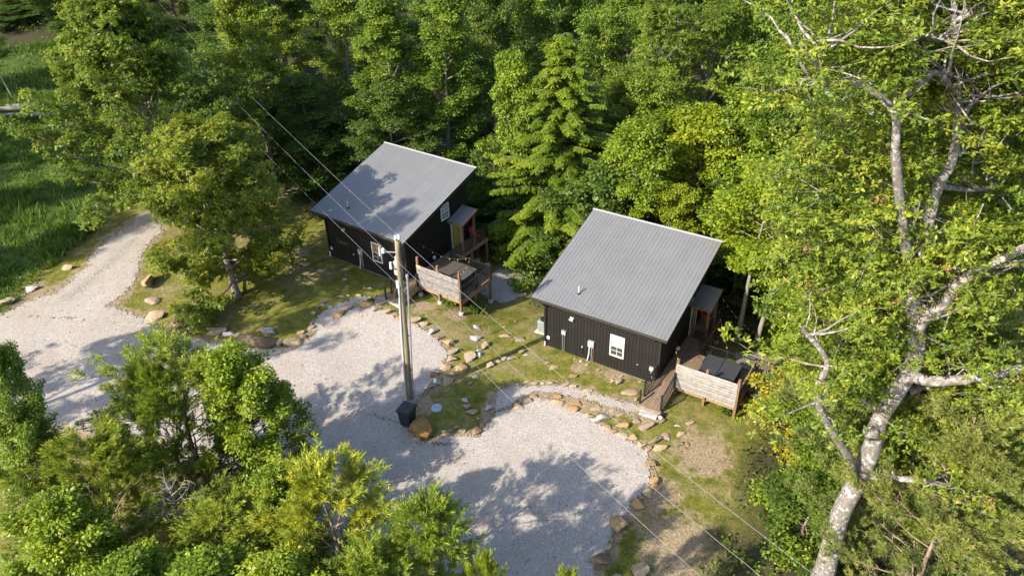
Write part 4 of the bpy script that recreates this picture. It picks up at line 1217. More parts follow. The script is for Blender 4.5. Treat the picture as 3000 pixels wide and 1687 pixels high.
row('stones on the sunny lawn', 'scattered on the lawn between the cabins', [(-2.30, 39.46, 0.43, 0.28, 'grey', 'whitish'), (-2.12, 39.15, 0.34, 0.24, 'tan', 'small'), (-0.46, 38.50, 0.70, 0.38, 'tan', 'flat'), (0.36, 38.19, 0.80, 0.51, 'tan', 'big slanted'), (-0.54, 39.72, 0.22, 0.15, 'tan', 'tiny'), (0.16, 40.54, 0.20, 0.15, 'orange', 'tiny')])
row('stones of the low ledge', 'along the ledge from the pink stake toward the sunlit cabin', [
    (-2.57, 33.99, 0.29, 0.19, 'tan', 'small'), (-2.30, 34.63, 0.43, 0.20, 'grey', 'buried'), (-1.89, 35.09, 0.56, 0.34, 'tan', 'buried'), (-1.46, 35.50, 0.44, 0.38, 'tan', 'upright'), (-1.00, 36.00, 0.40, 0.18, 'tan', 'low'), (-0.60, 36.09, 0.41, 0.26, 'tan'), (-0.25, 36.19, 0.47, 0.26, 'grey'),
    (0.04, 36.41, 0.45, 0.20, 'orange', 'dark'), (0.45, 36.80, 0.49, 0.35, 'brown', 'jagged'), (0.78, 36.54, 0.35, 0.16, 'grey', 'flat'), (1.67, 35.95, 0.44, 0.24, 'tan'), (1.93, 35.64, 0.32, 0.18, 'tan', 'low'), (2.30, 35.31, 0.52, 0.22, 'tan'), (3.37, 34.45, 0.43, 0.26, 'brown', 'pointed')])
row('stones beside the round lid', 'down the grass right of the round blue lid', [(-2.72, 32.57, 0.38, 0.32, 'grey', 'pale'), (-2.62, 32.01, 0.54, 0.39, 'tan', 'egg shaped'), (-2.26, 31.58, 0.76, 0.28, 'tan', 'long flat'), (-1.79, 31.77, 0.28, 0.17, 'tan', 'small'), (-1.40, 31.93, 0.52, 0.41, 'grey', 'whitest'), (-2.02, 31.10, 0.28, 0.22, 'tan')])
row('stones along the strip by the boulder', 'right of the great ochre boulder', [(-4.09, 30.00, 0.16, 0.16, 'tan', 'tiny'), (-3.82, 30.24, 0.29, 0.14, 'grey'), (-3.68, 30.09, 0.40, 0.22, 'orange', 'flat'), (-3.42, 30.30, 0.34, 0.22, 'orange'), (-3.17, 30.45, 0.33, 0.20, 'tan', 'pale'), (-2.98, 30.28, 0.24, 0.18, 'tan'), (-2.71, 30.21, 0.29, 0.25, 'tan', 'angular'),
    (-2.07, 30.19, 0.47, 0.81, 'brown', 'tall upright'), (-1.72, 30.55, 0.31, 0.33, 'brown', 'small rounded')])
row('stones edging the lower gravel pad', 'along the lower pad from the path mouth', [
    (0.10, 31.93, 0.66, 0.51, 'tan', 'slanted'), (0.63, 32.30, 0.47, 0.34, 'tan'), (1.02, 32.74, 0.53, 0.40, 'tan', 'blocky'), (1.66, 32.49, 0.49, 0.23, 'tan', 'flat'), (2.25, 32.20, 0.70, 0.34, 'tan', 'pale wedge'), (2.39, 32.62, 0.57, 0.19, 'orange', 'raised'), (3.18, 31.67, 0.89, 0.32, 'orange', 'long layered'),
    (3.29, 32.06, 0.66, 0.28, 'orange', 'raised layered'), (3.85, 31.01, 0.61, 0.37, 'tan'), (4.19, 30.74, 0.37, 0.26, 'grey', 'small'), (4.67, 30.82, 0.92, 0.46, 'grey', 'long streaked'), (4.80, 30.18, 0.60, 0.43, 'tan'), (5.13, 29.92, 0.40, 0.20, 'orange'), (5.59, 29.67, 0.66, 0.32, 'tan'), (6.02, 29.42, 0.55, 0.30, 'orange'),
    (6.41, 28.93, 0.46, 0.39, 'tan'), (6.78, 28.67, 0.46, 0.25, 'tan')])
row('boulders at the far edge of the lower pad', 'down the lower pad from its outer corner', [
    (6.87, 27.79, 0.57, 0.97, 'orange', 'tall'), (6.85, 26.74, 0.56, 0.71, 'orange', 'square'), (6.32, 26.05, 0.52, 0.47, 'tan'), (6.03, 25.65, 0.26, 0.17, 'tan', 'small'), (5.65, 25.21, 0.65, 0.54, 'orange', 'rounded'), (4.73, 24.19, 0.77, 1.31, 'orange', 'very tall pointed', .8),
    (4.33, 23.61, 0.27, 0.32, 'tan', 'small'), (4.28, 23.26, 0.20, 0.22, 'tan', 'small low'), (4.17, 23.06, 0.20, 0.17, 'tan', 'tiny'), (4.03, 22.80, 0.31, 0.29, 'tan'), (3.96, 22.59, 0.26, 0.17, 'brown', 'flat'), (3.63, 22.09, 0.84, 0.76, 'brown', 'large rounded', .7)])
row('stones at the bottom right of the lower pad', 'beyond the large brown boulder', [(4.23, 21.35, 0.60, 0.42, 'tan', 'rounded'), (5.32, 21.49, 0.66, 0.69, 'tan', 'split'), (5.07, 21.62, 0.33, 0.51, 'tan', 'leaning'), (7.90, 25.90, 0.17, 0.12, 'orange', 'tiny')])
row('loose slabs below the sunlit ramp', 'of the slabs lying between path and lower pad', [
    (4.35, 31.64, 0.61, 0.28, 'tan', 'thin'), (5.28, 31.45, 0.37, 0.17, 'tan', 'thin small'), (5.62, 31.05, 0.37, 0.15, 'tan', 'narrow'), (5.78, 30.31, 0.76, 0.44, 'orange', 'long slanted'), (6.43, 30.67, 0.44, 0.33, 'tan', 'square'), (6.88, 30.16, 0.76, 0.33, 'tan', 'oval'), (7.80, 30.60, 0.37, 0.31, 'brown'),
    (7.39, 29.38, 0.91, 0.46, 'tan', 'big layered'), (7.84, 29.66, 0.50, 0.43, 'tan', 'thick'), (7.37, 28.83, 0.71, 0.35, 'tan', 'leaning'), (8.66, 29.80, 0.43, 0.23, 'tan', 'flat'), (8.52, 29.10, 0.60, 0.43, 'tan', 'two toned'), (8.91, 29.14, 0.21, 0.25, 'orange', 'small'), (8.63, 30.36, 0.40, 0.20, 'grey', 'crumbled'), (9.31, 30.53, 0.44, 0.16, 'tan', 'low')])
row('stones above the sunlit path', 'along the upper side of the curving path', [
    (-0.06, 33.72, 0.23, 0.14, 'tan', 'small'), (0.13, 33.82, 0.27, 0.16, 'grey'), (0.68, 34.01, 0.25, 0.16, 'tan', 'small'), (1.18, 33.85, 0.51, 0.17, 'tan', 'flat'), (1.61, 33.84, 0.25, 0.16, 'grey', 'small'), (2.04, 33.82, 0.47, 0.21, 'tan'), (2.42, 33.70, 0.35, 0.17, 'tan'), (2.83, 33.58, 0.43, 0.19, 'tan'), (3.25, 33.45, 0.37, 0.25, 'tan', 'pale'),
    (4.03, 33.11, 0.57, 0.21, 'tan', 'long'), (4.49, 32.77, 0.42, 0.17, 'tan'), (4.82, 32.70, 0.23, 0.17, 'tan', 'small'), (5.15, 32.59, 0.38, 0.15, 'tan'), (5.54, 32.32, 0.42, 0.15, 'tan', 'thin'), (6.66, 32.26, 0.26, 0.21, 'tan')])
row('stones near the front of the sunlit cabin', 'in the grass before the sunlit cabin', [(4.27, 35.43, 0.26, 0.20, 'tan', 'small'), (4.90, 34.96, 0.30, 0.14, 'tan', 'thin'), (5.88, 33.76, 0.43, 0.39, 'tan', 'pointed'), (6.35, 32.98, 0.96, 0.31, 'tan', 'long flat', .2), (5.58, 33.91, 0.35, 0.27, 'tan', 'buried'), (7.17, 33.93, 0.18, 0.16, 'orange', 'small'), (6.11, 34.34, 0.22, 0.12, 'tan', 'tiny'), (3.92, 35.82, 0.24, 0.16, 'grey', 'whitish'), (3.64, 36.08, 0.16, 0.12, 'grey', 'tiny')])
row('flat stones across the shaded lawn', 'of the stepping stones leading to the shaded cabin', [(-11.26, 44.34, 0.37, 0.18, 'grey'), (-12.56, 45.08, 0.37, 0.16, 'tan', 'small'), (-13.14, 45.45, 0.52, 0.26, 'tan'), (-14.29, 46.22, 0.86, 0.26, 'tan', 'long'), (-15.27, 46.82, 0.34, 0.14, 'tan', 'small'), (-9.81, 43.23, 0.50, 0.18, 'tan', 'wide'), (-8.45, 41.41, 0.88, 0.26, 'tan', 'long low'), (-9.54, 43.25, 0.32, 0.14, 'grey')])
tag(stone(3.88, 32.61, 0.32, 0.32, 'tan', 'square block of tan stone standing in the curving gravel path', 'stone'), None)
tag(stone(-24.34, 43.99, 1.01, 1.51, 'orange', 'tall upright rusty boulder at the edge of the left drive', 'boulder', None, .95, 'boulder'), None)
tag(stone(-15.30, 37.53, 2.13, 1.20, 'brown', 'great rounded brown boulder between the shaded lawn and the drive', 'boulder', None, .62, 'boulder'), None)
big = stone_mesh('boulder', 77, M['stone_boulder'], 4, .45, 5)
bo = stone(-5.04, 30.14, 1.16, 1.05, 'boulder', 'great smooth ochre boulder with an orange stain, in front of the black bin', 'boulder', None, .62, 'boulder', big, .05, .12, -.6)
tag(MB().box(-.5, -.2, -.06, .5, .2, .06).obj('stone_slab', M['stone_grey'], None, loc=cl('R', 7.95, -2.62) + (h1(*cl('R', 7.95, -2.62)) + .05,), rot=(0, 0, CABIN['R'][3] + .05), bevel=.03), 'grey slab lying at the foot of the sunlit ramp', 'stone')

# ------------------------------------------------------------------ trees
def limb_path(rs, p0, az, el, L, n=6, curl=.5, wob=.10):
    """a branch that starts at elevation el and bends towards the light"""
    P = [np.array(p0, float)]; a, e = az, el
    for k in range(n):
        a += rs.normal() * wob * 1.6; e += curl / n + rs.normal() * wob
        e = min(e, 1.35)
        P.append(P[-1] + L / n * np.array([math.cos(a) * math.cos(e), math.sin(a) * math.cos(e), math.sin(e)]))
    return np.array(P)


def prof_round(u): return math.sqrt(max(.02, 1 - (1.75 * u - .72) ** 2 / 1.08))
def prof_oval(u): return math.sin(math.pi * min(1, .16 + .80 * u)) ** .65
def prof_oak(u): return max(.12, min(1, .72 + 1.1 * u) * (1 - .88 * u ** 1.5))
def prof_cone(u): return max(.05, 1.0 - .95 * u)


class Wood:
    def __init__(s): s.V, s.F, s.n = [], [], 0

    def tube(s, P, r, k=6):
        V, F = tube(P, r, k); s.V.append(V); s.F.append(F + s.n); s.n += len(V)

    def mesh(s, name, mat): return mesh(name, np.concatenate(s.V), [np.concatenate(s.F)], mat, True)


def clump_leaves(rs, C, rad, per, size, mode, out, tint, flat=.62):
    """leaves round clump centres C (n,3); out (n,3) outward direction of each clump"""
    n = len(C)
    if mode == 'rosette':                                 # whorls of long leaves at twig ends
        per_w = 8; nw = max(1, per // per_w)
        O = rand_unit(rs, n * nw); O[:, 2] = np.abs(O[:, 2]) * .95 - .18
        cc = np.repeat(C, nw, 0) + O * (np.repeat(rad, nw) * (.35 + .75 * rs.rand(n * nw)))[:, None] * np.array([1, 1, flat])
        axis_ = unit(np.repeat(out, nw, 0) * .45 + O * .8 + np.array([0, 0, .5]) + rand_unit(rs, n * nw) * .35)
        m = len(cc); ax_ = np.repeat(axis_, per_w, 0)
        base = np.repeat(cc, per_w, 0) + ax_ * (rs.rand(m * per_w, 1) * size * .8) + rand_unit(rs, m * per_w) * size * .22
        d = unit(np.cross(ax_, rand_unit(rs, m * per_w)) * .9 + ax_ * (rs.rand(m * per_w, 1) * 1.1 - .25) + rand_unit(rs, m * per_w) * .3)
        d[:, 2] *= .6; d = unit(d); nr = unit(ax_ * .8 + np.array([0, 0, .55]) + rand_unit(rs, len(d)) * .38)
        L = size * (.55 + .75 * rs.rand(len(d))); V = leaf_quads(base, d, nr, L, L * .42, .16, .14)
        t = np.repeat(np.repeat(tint, nw), per_w) + np.repeat(rs.normal(size=m) * .12, per_w) + rs.normal(size=len(d)) * .14
    elif mode == 'needle':                                # bottle-brush tufts
        per_w = 30; nw = max(1, per // per_w)
        O = rand_unit(rs, n * nw)
        cc = np.repeat(C, nw, 0) + O * (np.repeat(rad, nw) * rs.rand(n * nw))[:, None] * np.array([1, 1, .7])
        axis_ = unit(np.repeat(out, nw, 0) * .75 + rand_unit(rs, n * nw) * .35 + np.array([0, 0, .75]))
        m = len(cc); ax_ = np.repeat(axis_, per_w, 0)
        al = rs.rand(m * per_w, 1)
        base = np.repeat(cc, per_w, 0) + ax_ * (al * size * 1.7)
        d = unit(ax_ * (.50 + .9 * al) + rand_unit(rs, m * per_w) * .80)
        L = size * (.6 + .5 * rs.rand(len(d))); V = leaf_quads(base, d, rand_unit(rs, len(d)), L, np.full(len(d), size * .11), .0, .05)
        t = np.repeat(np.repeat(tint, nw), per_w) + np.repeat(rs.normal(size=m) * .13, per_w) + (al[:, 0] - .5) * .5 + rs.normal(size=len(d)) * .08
    else:
        m = n * per
        O = rand_unit(rs, m); O[:, 2] = np.where(O[:, 2] < 0, O[:, 2] * .55, O[:, 2])
        base = np.repeat(C, per, 0) + O * (np.repeat(rad, per) * (.25 + .8 * rs.rand(m) ** .6))[:, None] * np.array([1, 1, flat])
        d = unit(O * .8 + rand_unit(rs, m) * .8 + np.repeat(out, per, 0) * .4 - np.array([0, 0, .25]))
        nr = unit(np.array([0, 0, .75]) + O * .75 + rand_unit(rs, m) * .48)
        L = size * (.6 + .7 * rs.rand(m)); V = leaf_quads(base, d, nr, L, L * .68, .14, .15)
        t = np.repeat(tint, per) + rs.normal(size=m) * .16
    return V, np.clip(t, 0, 1)


def grow(seed, H, R, cb, prof, nl, leaf, mode, size, per, rad, trunk_r, bark, el=(.15, .9), bend=.6, limbs_vis=1.0, skew=(0, 0), top_clumps=5, sub=4, droop=0.0, bald=0.0, flat=.62, wig=.35):
    """trunk mesh and crown mesh of one tree standing at the origin"""
    rs = np.random.RandomState(seed)
    w = Wood(); C, O, S = [], [], []
    zs = np.linspace(0, H * .96, 12); ph = rs.rand(4) * 6
    tx = wig * np.sin(zs / H * 3.1 + ph[0]) * zs / H + skew[0] * (zs / H) ** 1.4; ty = wig * np.sin(zs / H * 3.7 + ph[1]) * zs / H + skew[1] * (zs / H) ** 1.4
    tx -= tx[0]; ty -= ty[0]
    T = np.stack([tx, ty, zs - .25], -1)
    rr = trunk_r * (1 - .93 * (zs / zs[-1]) ** .9); rr[0] *= 1.35
    w.tube(T, np.maximum(rr, .02), 9)
    at = lambda z: np.array([np.interp(z, zs, tx), np.interp(z, zs, ty), z - .25])
    az = rs.rand() * 6
    for k in range(nl):
        u = (k + .35 + .4 * rs.rand()) / nl; u = u ** .92
        z0 = H * (cb + (.95 - cb) * u)
        az += 2.39996 + rs.normal() * .35
        L = R * prof(u) * (.78 + .38 * rs.rand())
        e = el[0] + (el[1] - el[0]) * u + rs.normal() * .12
        P = limb_path(rs, at(z0 - (1 - u) * L * .25), az, e, L, 6, bend * (1 - droop) - droop, .10)
        r0 = max(.018, trunk_r * .42 * (1 - .75 * u) * (L / R) ** .5)
        w.tube(P, np.linspace(r0, .012, 7), 5)
        for s in range(sub):
            f = .38 + .58 * (s + .5 * rs.rand()) / sub
            i = min(5, int(f * 6)); p = P[i] + (P[i + 1] - P[i]) * (f * 6 - i)
            sd = az + (1 if s % 2 else -1) * (.5 + .5 * rs.rand())
            l = L * (.26 + .20 * rs.rand()) * (1.15 - .4 * f)
            Q = limb_path(rs, p, sd, e * .5 + .25 - droop, l, 4, .4 - droop, .16)
            w.tube(Q, np.linspace(r0 * .4 + .006, .008, 5), 4)
            for q in (Q[-1], Q[2]):
                if rs.rand() > bald: C.append(q + rs.normal(size=3) * .12); O.append(q - at(min(q[2], H))); S.append(1.0 if q is Q[-1] else .8)
        for q in (P[-1], P[4], P[3]):
            if rs.rand() > bald: C.append(q + rs.normal(size=3) * .1); O.append(q - at(min(q[2], H))); S.append(1.0)
    for k in range(top_clumps):
        C.append(at(H * (.90 + .10 * rs.rand())) + rs.normal(size=3) * np.array([.25, .25, .15]) * R * .18); O.append(np.array([0, 0, 1.0])); S.append(.9)
    C = np.array(C); O = np.array(O); O[:, 2] *= .6; O = unit(O)
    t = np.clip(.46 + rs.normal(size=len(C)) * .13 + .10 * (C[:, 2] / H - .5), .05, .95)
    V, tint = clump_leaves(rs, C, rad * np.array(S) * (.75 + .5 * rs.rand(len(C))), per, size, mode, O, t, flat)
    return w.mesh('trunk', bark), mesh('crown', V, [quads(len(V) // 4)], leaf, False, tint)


def hemlock(seed, H, R, trunk_r, leaf, bark, nb=130, fans=5):
    """drooping flat sprays in whorls up a straight trunk"""
    rs = np.random.RandomState(seed); w = Wood(); VV, TT_ = [], []
    zs = np.linspace(0, H, 10); w.tube(np.stack([zs * 0, zs * 0 + .15 * np.sin(zs / 4), zs - .2], -1), np.linspace(trunk_r, .015, 10), 9)
    az = 0
    for k in range(nb):
        u = (k + .5) / nb; z0 = H * (.07 + .92 * u); az += 2.4 + rs.normal() * .3
        L = R * (1 - u) ** .80 * (.68 + .55 * rs.rand()) + .25
        P = limb_path(rs, (0, 0, z0), az, .42 - .1 * u + rs.normal() * .16, L, 7, -.60, .07)
        w.tube(P, np.linspace(.012 + .016 * L / 2, .006, 8), 4)
        nn = int(14 + L * 18)
        f = .16 + .84 * rs.rand(nn) ** .8
        i = np.minimum(6, (f * 7).astype(int)); p = P[i] + (P[i + 1] - P[i]) * (f * 7 - i)[:, None]
        dr = unit(P[i + 1] - P[i])
        side = np.where(rs.rand(nn) < .5, 1, -1)[:, None] * unit(np.cross(dr, np.array([0, 0, 1.0])))
        ln = (.20 + .40 * L * .30 * (1.1 - f)) * (.7 + .6 * rs.rand(nn))
        d1 = unit(dr * .75 + side * .85 + np.array([0, 0, -.16]) + rs.normal(size=(nn, 3)) * .12)
        tb = .45 + rs.normal() * .13
        m = 9                                           # needles sprays along each side twig
        g = np.tile((np.arange(m) + .5) / m, nn)
        base = np.repeat(p, m, 0) + np.repeat(d1 * ln[:, None], m, 0) * g[:, None] - np.array([0, 0, 1]) * (.10 * g * g)[:, None]
        sg = np.tile(np.where(np.arange(m) % 2, 1, -1), nn)[:, None]
        dd = np.repeat(d1, m, 0); sd = unit(np.cross(dd, np.array([0, 0, 1.0]))) * sg
        d2 = unit(dd * .7 + sd * .75 + np.array([0, 0, -.22]) + rs.normal(size=(nn * m, 3)) * .18)
        Ls = .12 + .11 * rs.rand(nn * m)
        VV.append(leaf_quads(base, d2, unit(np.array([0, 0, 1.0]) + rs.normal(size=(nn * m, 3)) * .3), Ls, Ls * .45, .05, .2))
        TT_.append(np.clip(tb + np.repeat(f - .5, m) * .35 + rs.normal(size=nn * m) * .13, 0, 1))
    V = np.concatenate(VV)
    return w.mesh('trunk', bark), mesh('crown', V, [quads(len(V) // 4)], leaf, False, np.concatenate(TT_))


PROTO = {}


def proto(key):
    if key in PROTO: return PROTO[key]
    kind, k = key
    if kind == 'tall': g = grow(200 + k, 20, 4.3, .26, prof_oval, 32, M['leaf_mid'], 'leaf', .20, 150, .82, .26, M['bark'], (.1, 1.0), .55, sub=2)
    elif kind == 'spread': g = grow(230 + k, 18, 5.6, .28, prof_round, 34, M['leaf_mid'], 'leaf', .205, 160, .94, .27, M['bark'], (.05, .95), .6, sub=2)
    elif kind == 'pale': g = grow(260 + k, 19, 5.4, .36, prof_round, 28, M['leaf_oak'], 'rosette', .22, 128, .90, .36, M['bark_white'], (.35, 1.05), .45, bald=.12, sub=2, top_clumps=3, wig=.8)
    elif kind == 'bright': g = grow(290 + k, 12, 3.1, .16, prof_oval, 28, M['leaf_bright'], 'leaf', .175, 140, .68, .15, M['bark'], (.1, 1.0), .5, sub=2)
    elif kind == 'poplar': g = grow(320 + k, 22, 4.2, .22, prof_oval, 44, M['leaf_mid'], 'leaf', .19, 170, .76, .27, M['bark_white'], (.0, .9), .6, flat=.8, sub=2)
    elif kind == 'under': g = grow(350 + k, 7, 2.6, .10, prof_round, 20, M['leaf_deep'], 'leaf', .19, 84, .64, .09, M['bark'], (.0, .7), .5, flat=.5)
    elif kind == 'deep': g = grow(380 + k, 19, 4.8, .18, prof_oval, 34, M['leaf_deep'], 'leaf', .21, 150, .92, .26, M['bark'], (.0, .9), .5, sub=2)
    elif kind == 'slim': g = grow(410 + k, 16, 3.2, .48, prof_round, 22, M['leaf_bright'], 'leaf', .19, 90, .72, .17, M['bark_white'], (.1, .9), .5)
    elif kind == 'hemlock': g = hemlock(440 + k, 18, 4.9, .24, M['leaf_hemlock'], M['bark_white'], 280)
    elif kind == 'pine': g = grow(470 + k, 12, 3.1, .20, prof_oval, 28, M['needle'], 'needle', .28, 128, .46, .15, M['bark_pine'], (.1, .85), .85, bald=.05, sub=4, flat=1, wig=.3)
    elif kind == 'open_pine': g = grow(500 + k, 13, 4.3, .12, prof_round, 42, M['needle'], 'needle', .25, 186, .42, .15, M['bark_pine'], (.15, .8), .35, bald=.14, sub=6, flat=1, wig=.5)
    elif kind == 'soft_pine': g = grow(530 + k, 15, 5.0, .16, prof_oval, 46, M['needle_soft'], 'needle', .27, 200, .48, .15, M['bark_pine'], (.0, .55), .35, bald=.02, sub=6, flat=.7, wig=.3)
    elif kind == 'tulip': g = grow(560 + k, 12, 3.3, .12, prof_oval, 36, M['leaf_bright'], 'leaf', .175, 110, .54, .15, M['bark_white'], (.1, 1.0), .5, flat=.8)
    elif kind == 'airy': g = grow(620 + k, 20, 4.6, .30, prof_round, 22, M['leaf_mid'], 'leaf', .26, 40, .52, .25, M['bark'], (.2, 1.0), .5, sub=3, bald=.25)
    elif kind == 'yellow': g = grow(590 + k, 5.5, 2.7, .10, prof_round, 26, M['leaf_yellow'], 'leaf', .17, 60, .48, .08, M['bark'], (.0, .7), .4, flat=.5)
    PROTO[key] = (g, {'tall': (20, 4.3), 'spread': (18, 5.6), 'pale': (19, 5.4), 'bright': (12, 3.1), 'poplar': (22, 4.2), 'under': (7, 2.6), 'deep': (19, 4.8), 'slim': (16, 3.2), 'hemlock': (18, 4.9),
                           'pine': (12, 3.1), 'open_pine': (13, 4.3), 'soft_pine': (15, 5.0), 'tulip': (12, 3.3), 'airy': (20, 4.6), 'yellow': (5.5, 2.7)}[kind])
    return PROTO[key]


NAME = {'hemlock': 'hemlock_tree', 'pine': 'pine_tree', 'open_pine': 'pine_tree', 'soft_pine': 'pine_tree', 'under': 'small_tree', 'yellow': 'small_tree'}
VARIANTS = {'tall': 2, 'spread': 2, 'pale': 2, 'deep': 1, 'under': 2, 'poplar': 2, 'bright': 2, 'slim': 2, 'pine': 2}
_tr = random.Random(12)


def tree(kind, xy, h, R, label, group=None, rz=None, k=None, lean=(0, 0)):
    k = _tr.randrange(VARIANTS.get(kind, 1)) if k is None else k
    (tm, cm), (h0, r0) = proto((kind, k))
    x, y = xy
    s = h / h0; sx = R / r0
    r = empty(NAME.get(kind, 'broadleaf_tree'), (x, y, h1(x, y) - .1), 0, label, 'tree', group)
    q = _tr.uniform(0, 6.28) if rz is None else rz
    r.rotation_euler = (lean[0], lean[1], 0)
    for nm, m in (('trunk', tm), ('crown', cm)): add(nm, m, r, (0, 0, 0), (0, 0, q), (sx, sx, s))
    return r


# the two oaks over the left drive
def oak(name, xy, label, **k):
    tm, cm = grow(**k)
    r = empty(name, (xy[0], xy[1], h1(*xy) - .1), 0, label, 'tree')
    add('trunk', tm, r); add('crown', cm, r)
    return r


oak('oak_tree', (-18.03, 42.47), 'spreading oak in the shaded lawn, its grey trunk showing behind the row of boulders', seed=7, H=10.8, R=4.9, cb=.13, prof=prof_round, nl=44, leaf=M['leaf_oak'], mode='rosette', size=.22, per=200, rad=.74,
    trunk_r=.27, bark=M['bark'], el=(-.08, .95), bend=.30, skew=(-.9, .3), sub=4, bald=.06, flat=.7, wig=.15)
oak('oak_tree', (-24.91, 53.05), 'broad tall oak leaning over the drive at left, the largest crown on that side', seed=9, H=18.2, R=8.9, cb=.14, prof=prof_oak, nl=84, leaf=M['leaf_oak'], mode='rosette', size=.235, per=200, rad=.90,
    trunk_r=.34, bark=M['bark'], el=(-.02, 1.15), bend=.42, skew=(-2.4, .3), sub=5, bald=.05, flat=.7)

# named trees and the forest behind
tree('hemlock', (3.85, 52.00), 17.3, 6.3, 'tall conical hemlock with drooping feathery sprays between the two cabins', k=0)
tree('bright', (0.52, 53.00), 15.0, 2.7, 'slender bright yellow green maple just left of the hemlock', k=0)
tree('poplar', (-9.01, 60.00), 16.6, 4.0, 'tall leafy tree above the left half of the shaded cabin roof', k=0)
tree('poplar', (-4.83, 60.00), 17.7, 4.3, 'tall leafy tree above the right half of the shaded cabin roof', k=1)
tree('tall', (-20.18, 61.43), 16.5, 4.0, 'tree with a grey vine-hung trunk at the lawn edge, left of the shaded cabin', k=1)
tree('tall', (-13.47, 66.00), 16.9, 4.0, 'tall tree with a bare reddish trunk left of the leafy pair over the shaded cabin', k=0)
tree('bright', (8.54, 47.00), 12.4, 3.2, 'bright green tree rising right behind the sunlit roof, right of the hemlock', k=1)
tree('pale', (12.07, 58.00), 18.4, 5.3, 'oak with forking pale branches at the top centre right of the hemlock', k=0)
tree('pale', (16.17, 60.00), 18.8, 5.6, 'second pale branched oak at the top, further right', k=1)
tree('slim', (14.41, 39.70), 12.7, 3.6, 'slim tree with a shaded grey trunk behind the porch of the sunlit cabin', k=0, lean=(0, .05))
tree('slim', (15.52, 39.39), 12.2, 3.4, 'slim tree with a mottled pale trunk that carries the string lights', k=1, lean=(0, .10))
tree('bright', (13.65, 50.00), 13.1, 4.2, 'rounded bright green tree above the right corner of the sunlit roof', k=0)
tree('bright', (17.53, 50.00), 15.2, 5.0, 'large bright green tree between the pale oaks and the great white oak', k=1)
tree('slim', (10.91, 45.50), 8.8, 2.2, 'thin pale stemmed sapling rising behind the ridge of the sunlit cabin', k=0)
tree('under', (6.88, 48.00), 8.6, 3.2, 'low leafy tree touching the left part of the sunlit ridge')
tree('under', (-0.77, 56.00), 7.3, 2.6, 'dark small tree in the gap between the shaded cabin and the hemlock')
tree('under', (-2.44, 54.00), 3.7, 2.6, 'dark small tree beside the porch of the shaded cabin')
tree('under', (-15.07, 58.00), 5.1, 3.2, 'dark small tree left behind the shaded roof')
tree('under', (-12.81, 60.00), 6.7, 3.0, 'dark small tree further back above the shaded roof corner')
tree('deep', (-1.37, 68.00), 17.8, 4.2, 'dark crown at the top in the gap left of the maple')
tree('spread', (2.49, 72.00), 18.3, 4.6, 'tall crown at the top edge straight above the maple')
tree('spread', (7.47, 62.00), 17.0, 4.6, 'rounded crown behind the tip of the hemlock, to its right')
tree('tall', (6.76, 76.00), 18.7, 4.4, 'tall crown at the top edge above the hemlock tip')
tree('tall', (11.86, 74.00), 18.8, 4.4, 'tall crown at the top edge between hemlock and pale oaks')
tree('deep', (-24.99, 76.00), 13.3, 4.4, 'dark tall tree at the top behind the broad oak')
tree('tall', (-19.85, 68.00), 13.4, 3.6, 'leafy tree right behind the vine-hung trunk')
tree('deep', (-29.09, 80.00), 10.0, 3.8, 'dark tree behind the right shoulder of the broad oak')
tree('deep', (-48.82, 91.86), 10.1, 5.0, 'dark tree with a leaning bare trunk at the top left, in the far meadow', k=0)
tree('deep', (-41.53, 100.98), 10.0, 5.0, 'dark tree with a straight bare trunk at the top, far behind the broad oak')
tree('deep', (-61.78, 106.00), 3.7, 5.2, 'dark tree at the top left corner of the meadow')
tree('deep', (-61.54, 100.00), 2.2, 4.6, 'dark tree at the left edge below the corner tree')
tree('slim', (-51.21, 78.67), 8.3, 2.2, 'thin tree with a leaning grey trunk beside the logs in the meadow', k=1, lean=(0, -.14))
tree('spread', (18.35, 48.00), 19.2, 5.0, 'crown at the top behind the left limb of the great white oak')
tree('spread', (19.78, 62.00), 19.4, 5.0, 'far crown at the top right of the pale oaks')
tree('bright', (18.27, 45.00), 10.4, 3.6, 'bright understorey tree left of the great white oak', k=0)
tree('bright', (15.77, 31.00), 10.2, 2.4, 'yellow green understorey tree behind the bare curved limb', k=1)
tree('spread', (18.22, 36.00), 15.1, 4.6, 'crown filling the space behind the fork of the great white oak')
tree('spread', (20.75, 30.00), 16.1, 5.0, 'crown at the right edge behind the great white oak')
tree('bright', (17.94, 28.00), 11.7, 3.6, 'low crown behind the great trunk at right', k=0)
tree('soft_pine', (16.76, 24.00), 14.0, 5.4, 'soft needled pine at the bottom right beneath the great white oak')
tree('soft_pine', (16.43, 20.00), 12.5, 4.4, 'second soft needled pine in the bottom right corner', rz=2.0)
tree('yellow', (14.93, 29.83), 5.4, 2.6, 'yellowing bush in front of the sunlit deck corner', k=0)
tree('yellow', (17.36, 31.81), 5.2, 2.4, 'yellow green bush just behind the yellowing one', k=0)
tree('bright', (16.01, 26.05), 6.0, 2.6, 'light green young tree against the great pale trunk', k=1)
tree('under', (13.43, 24.10), 3.4, 2.4, 'low green bush at the edge of the lower lawn, bottom right')
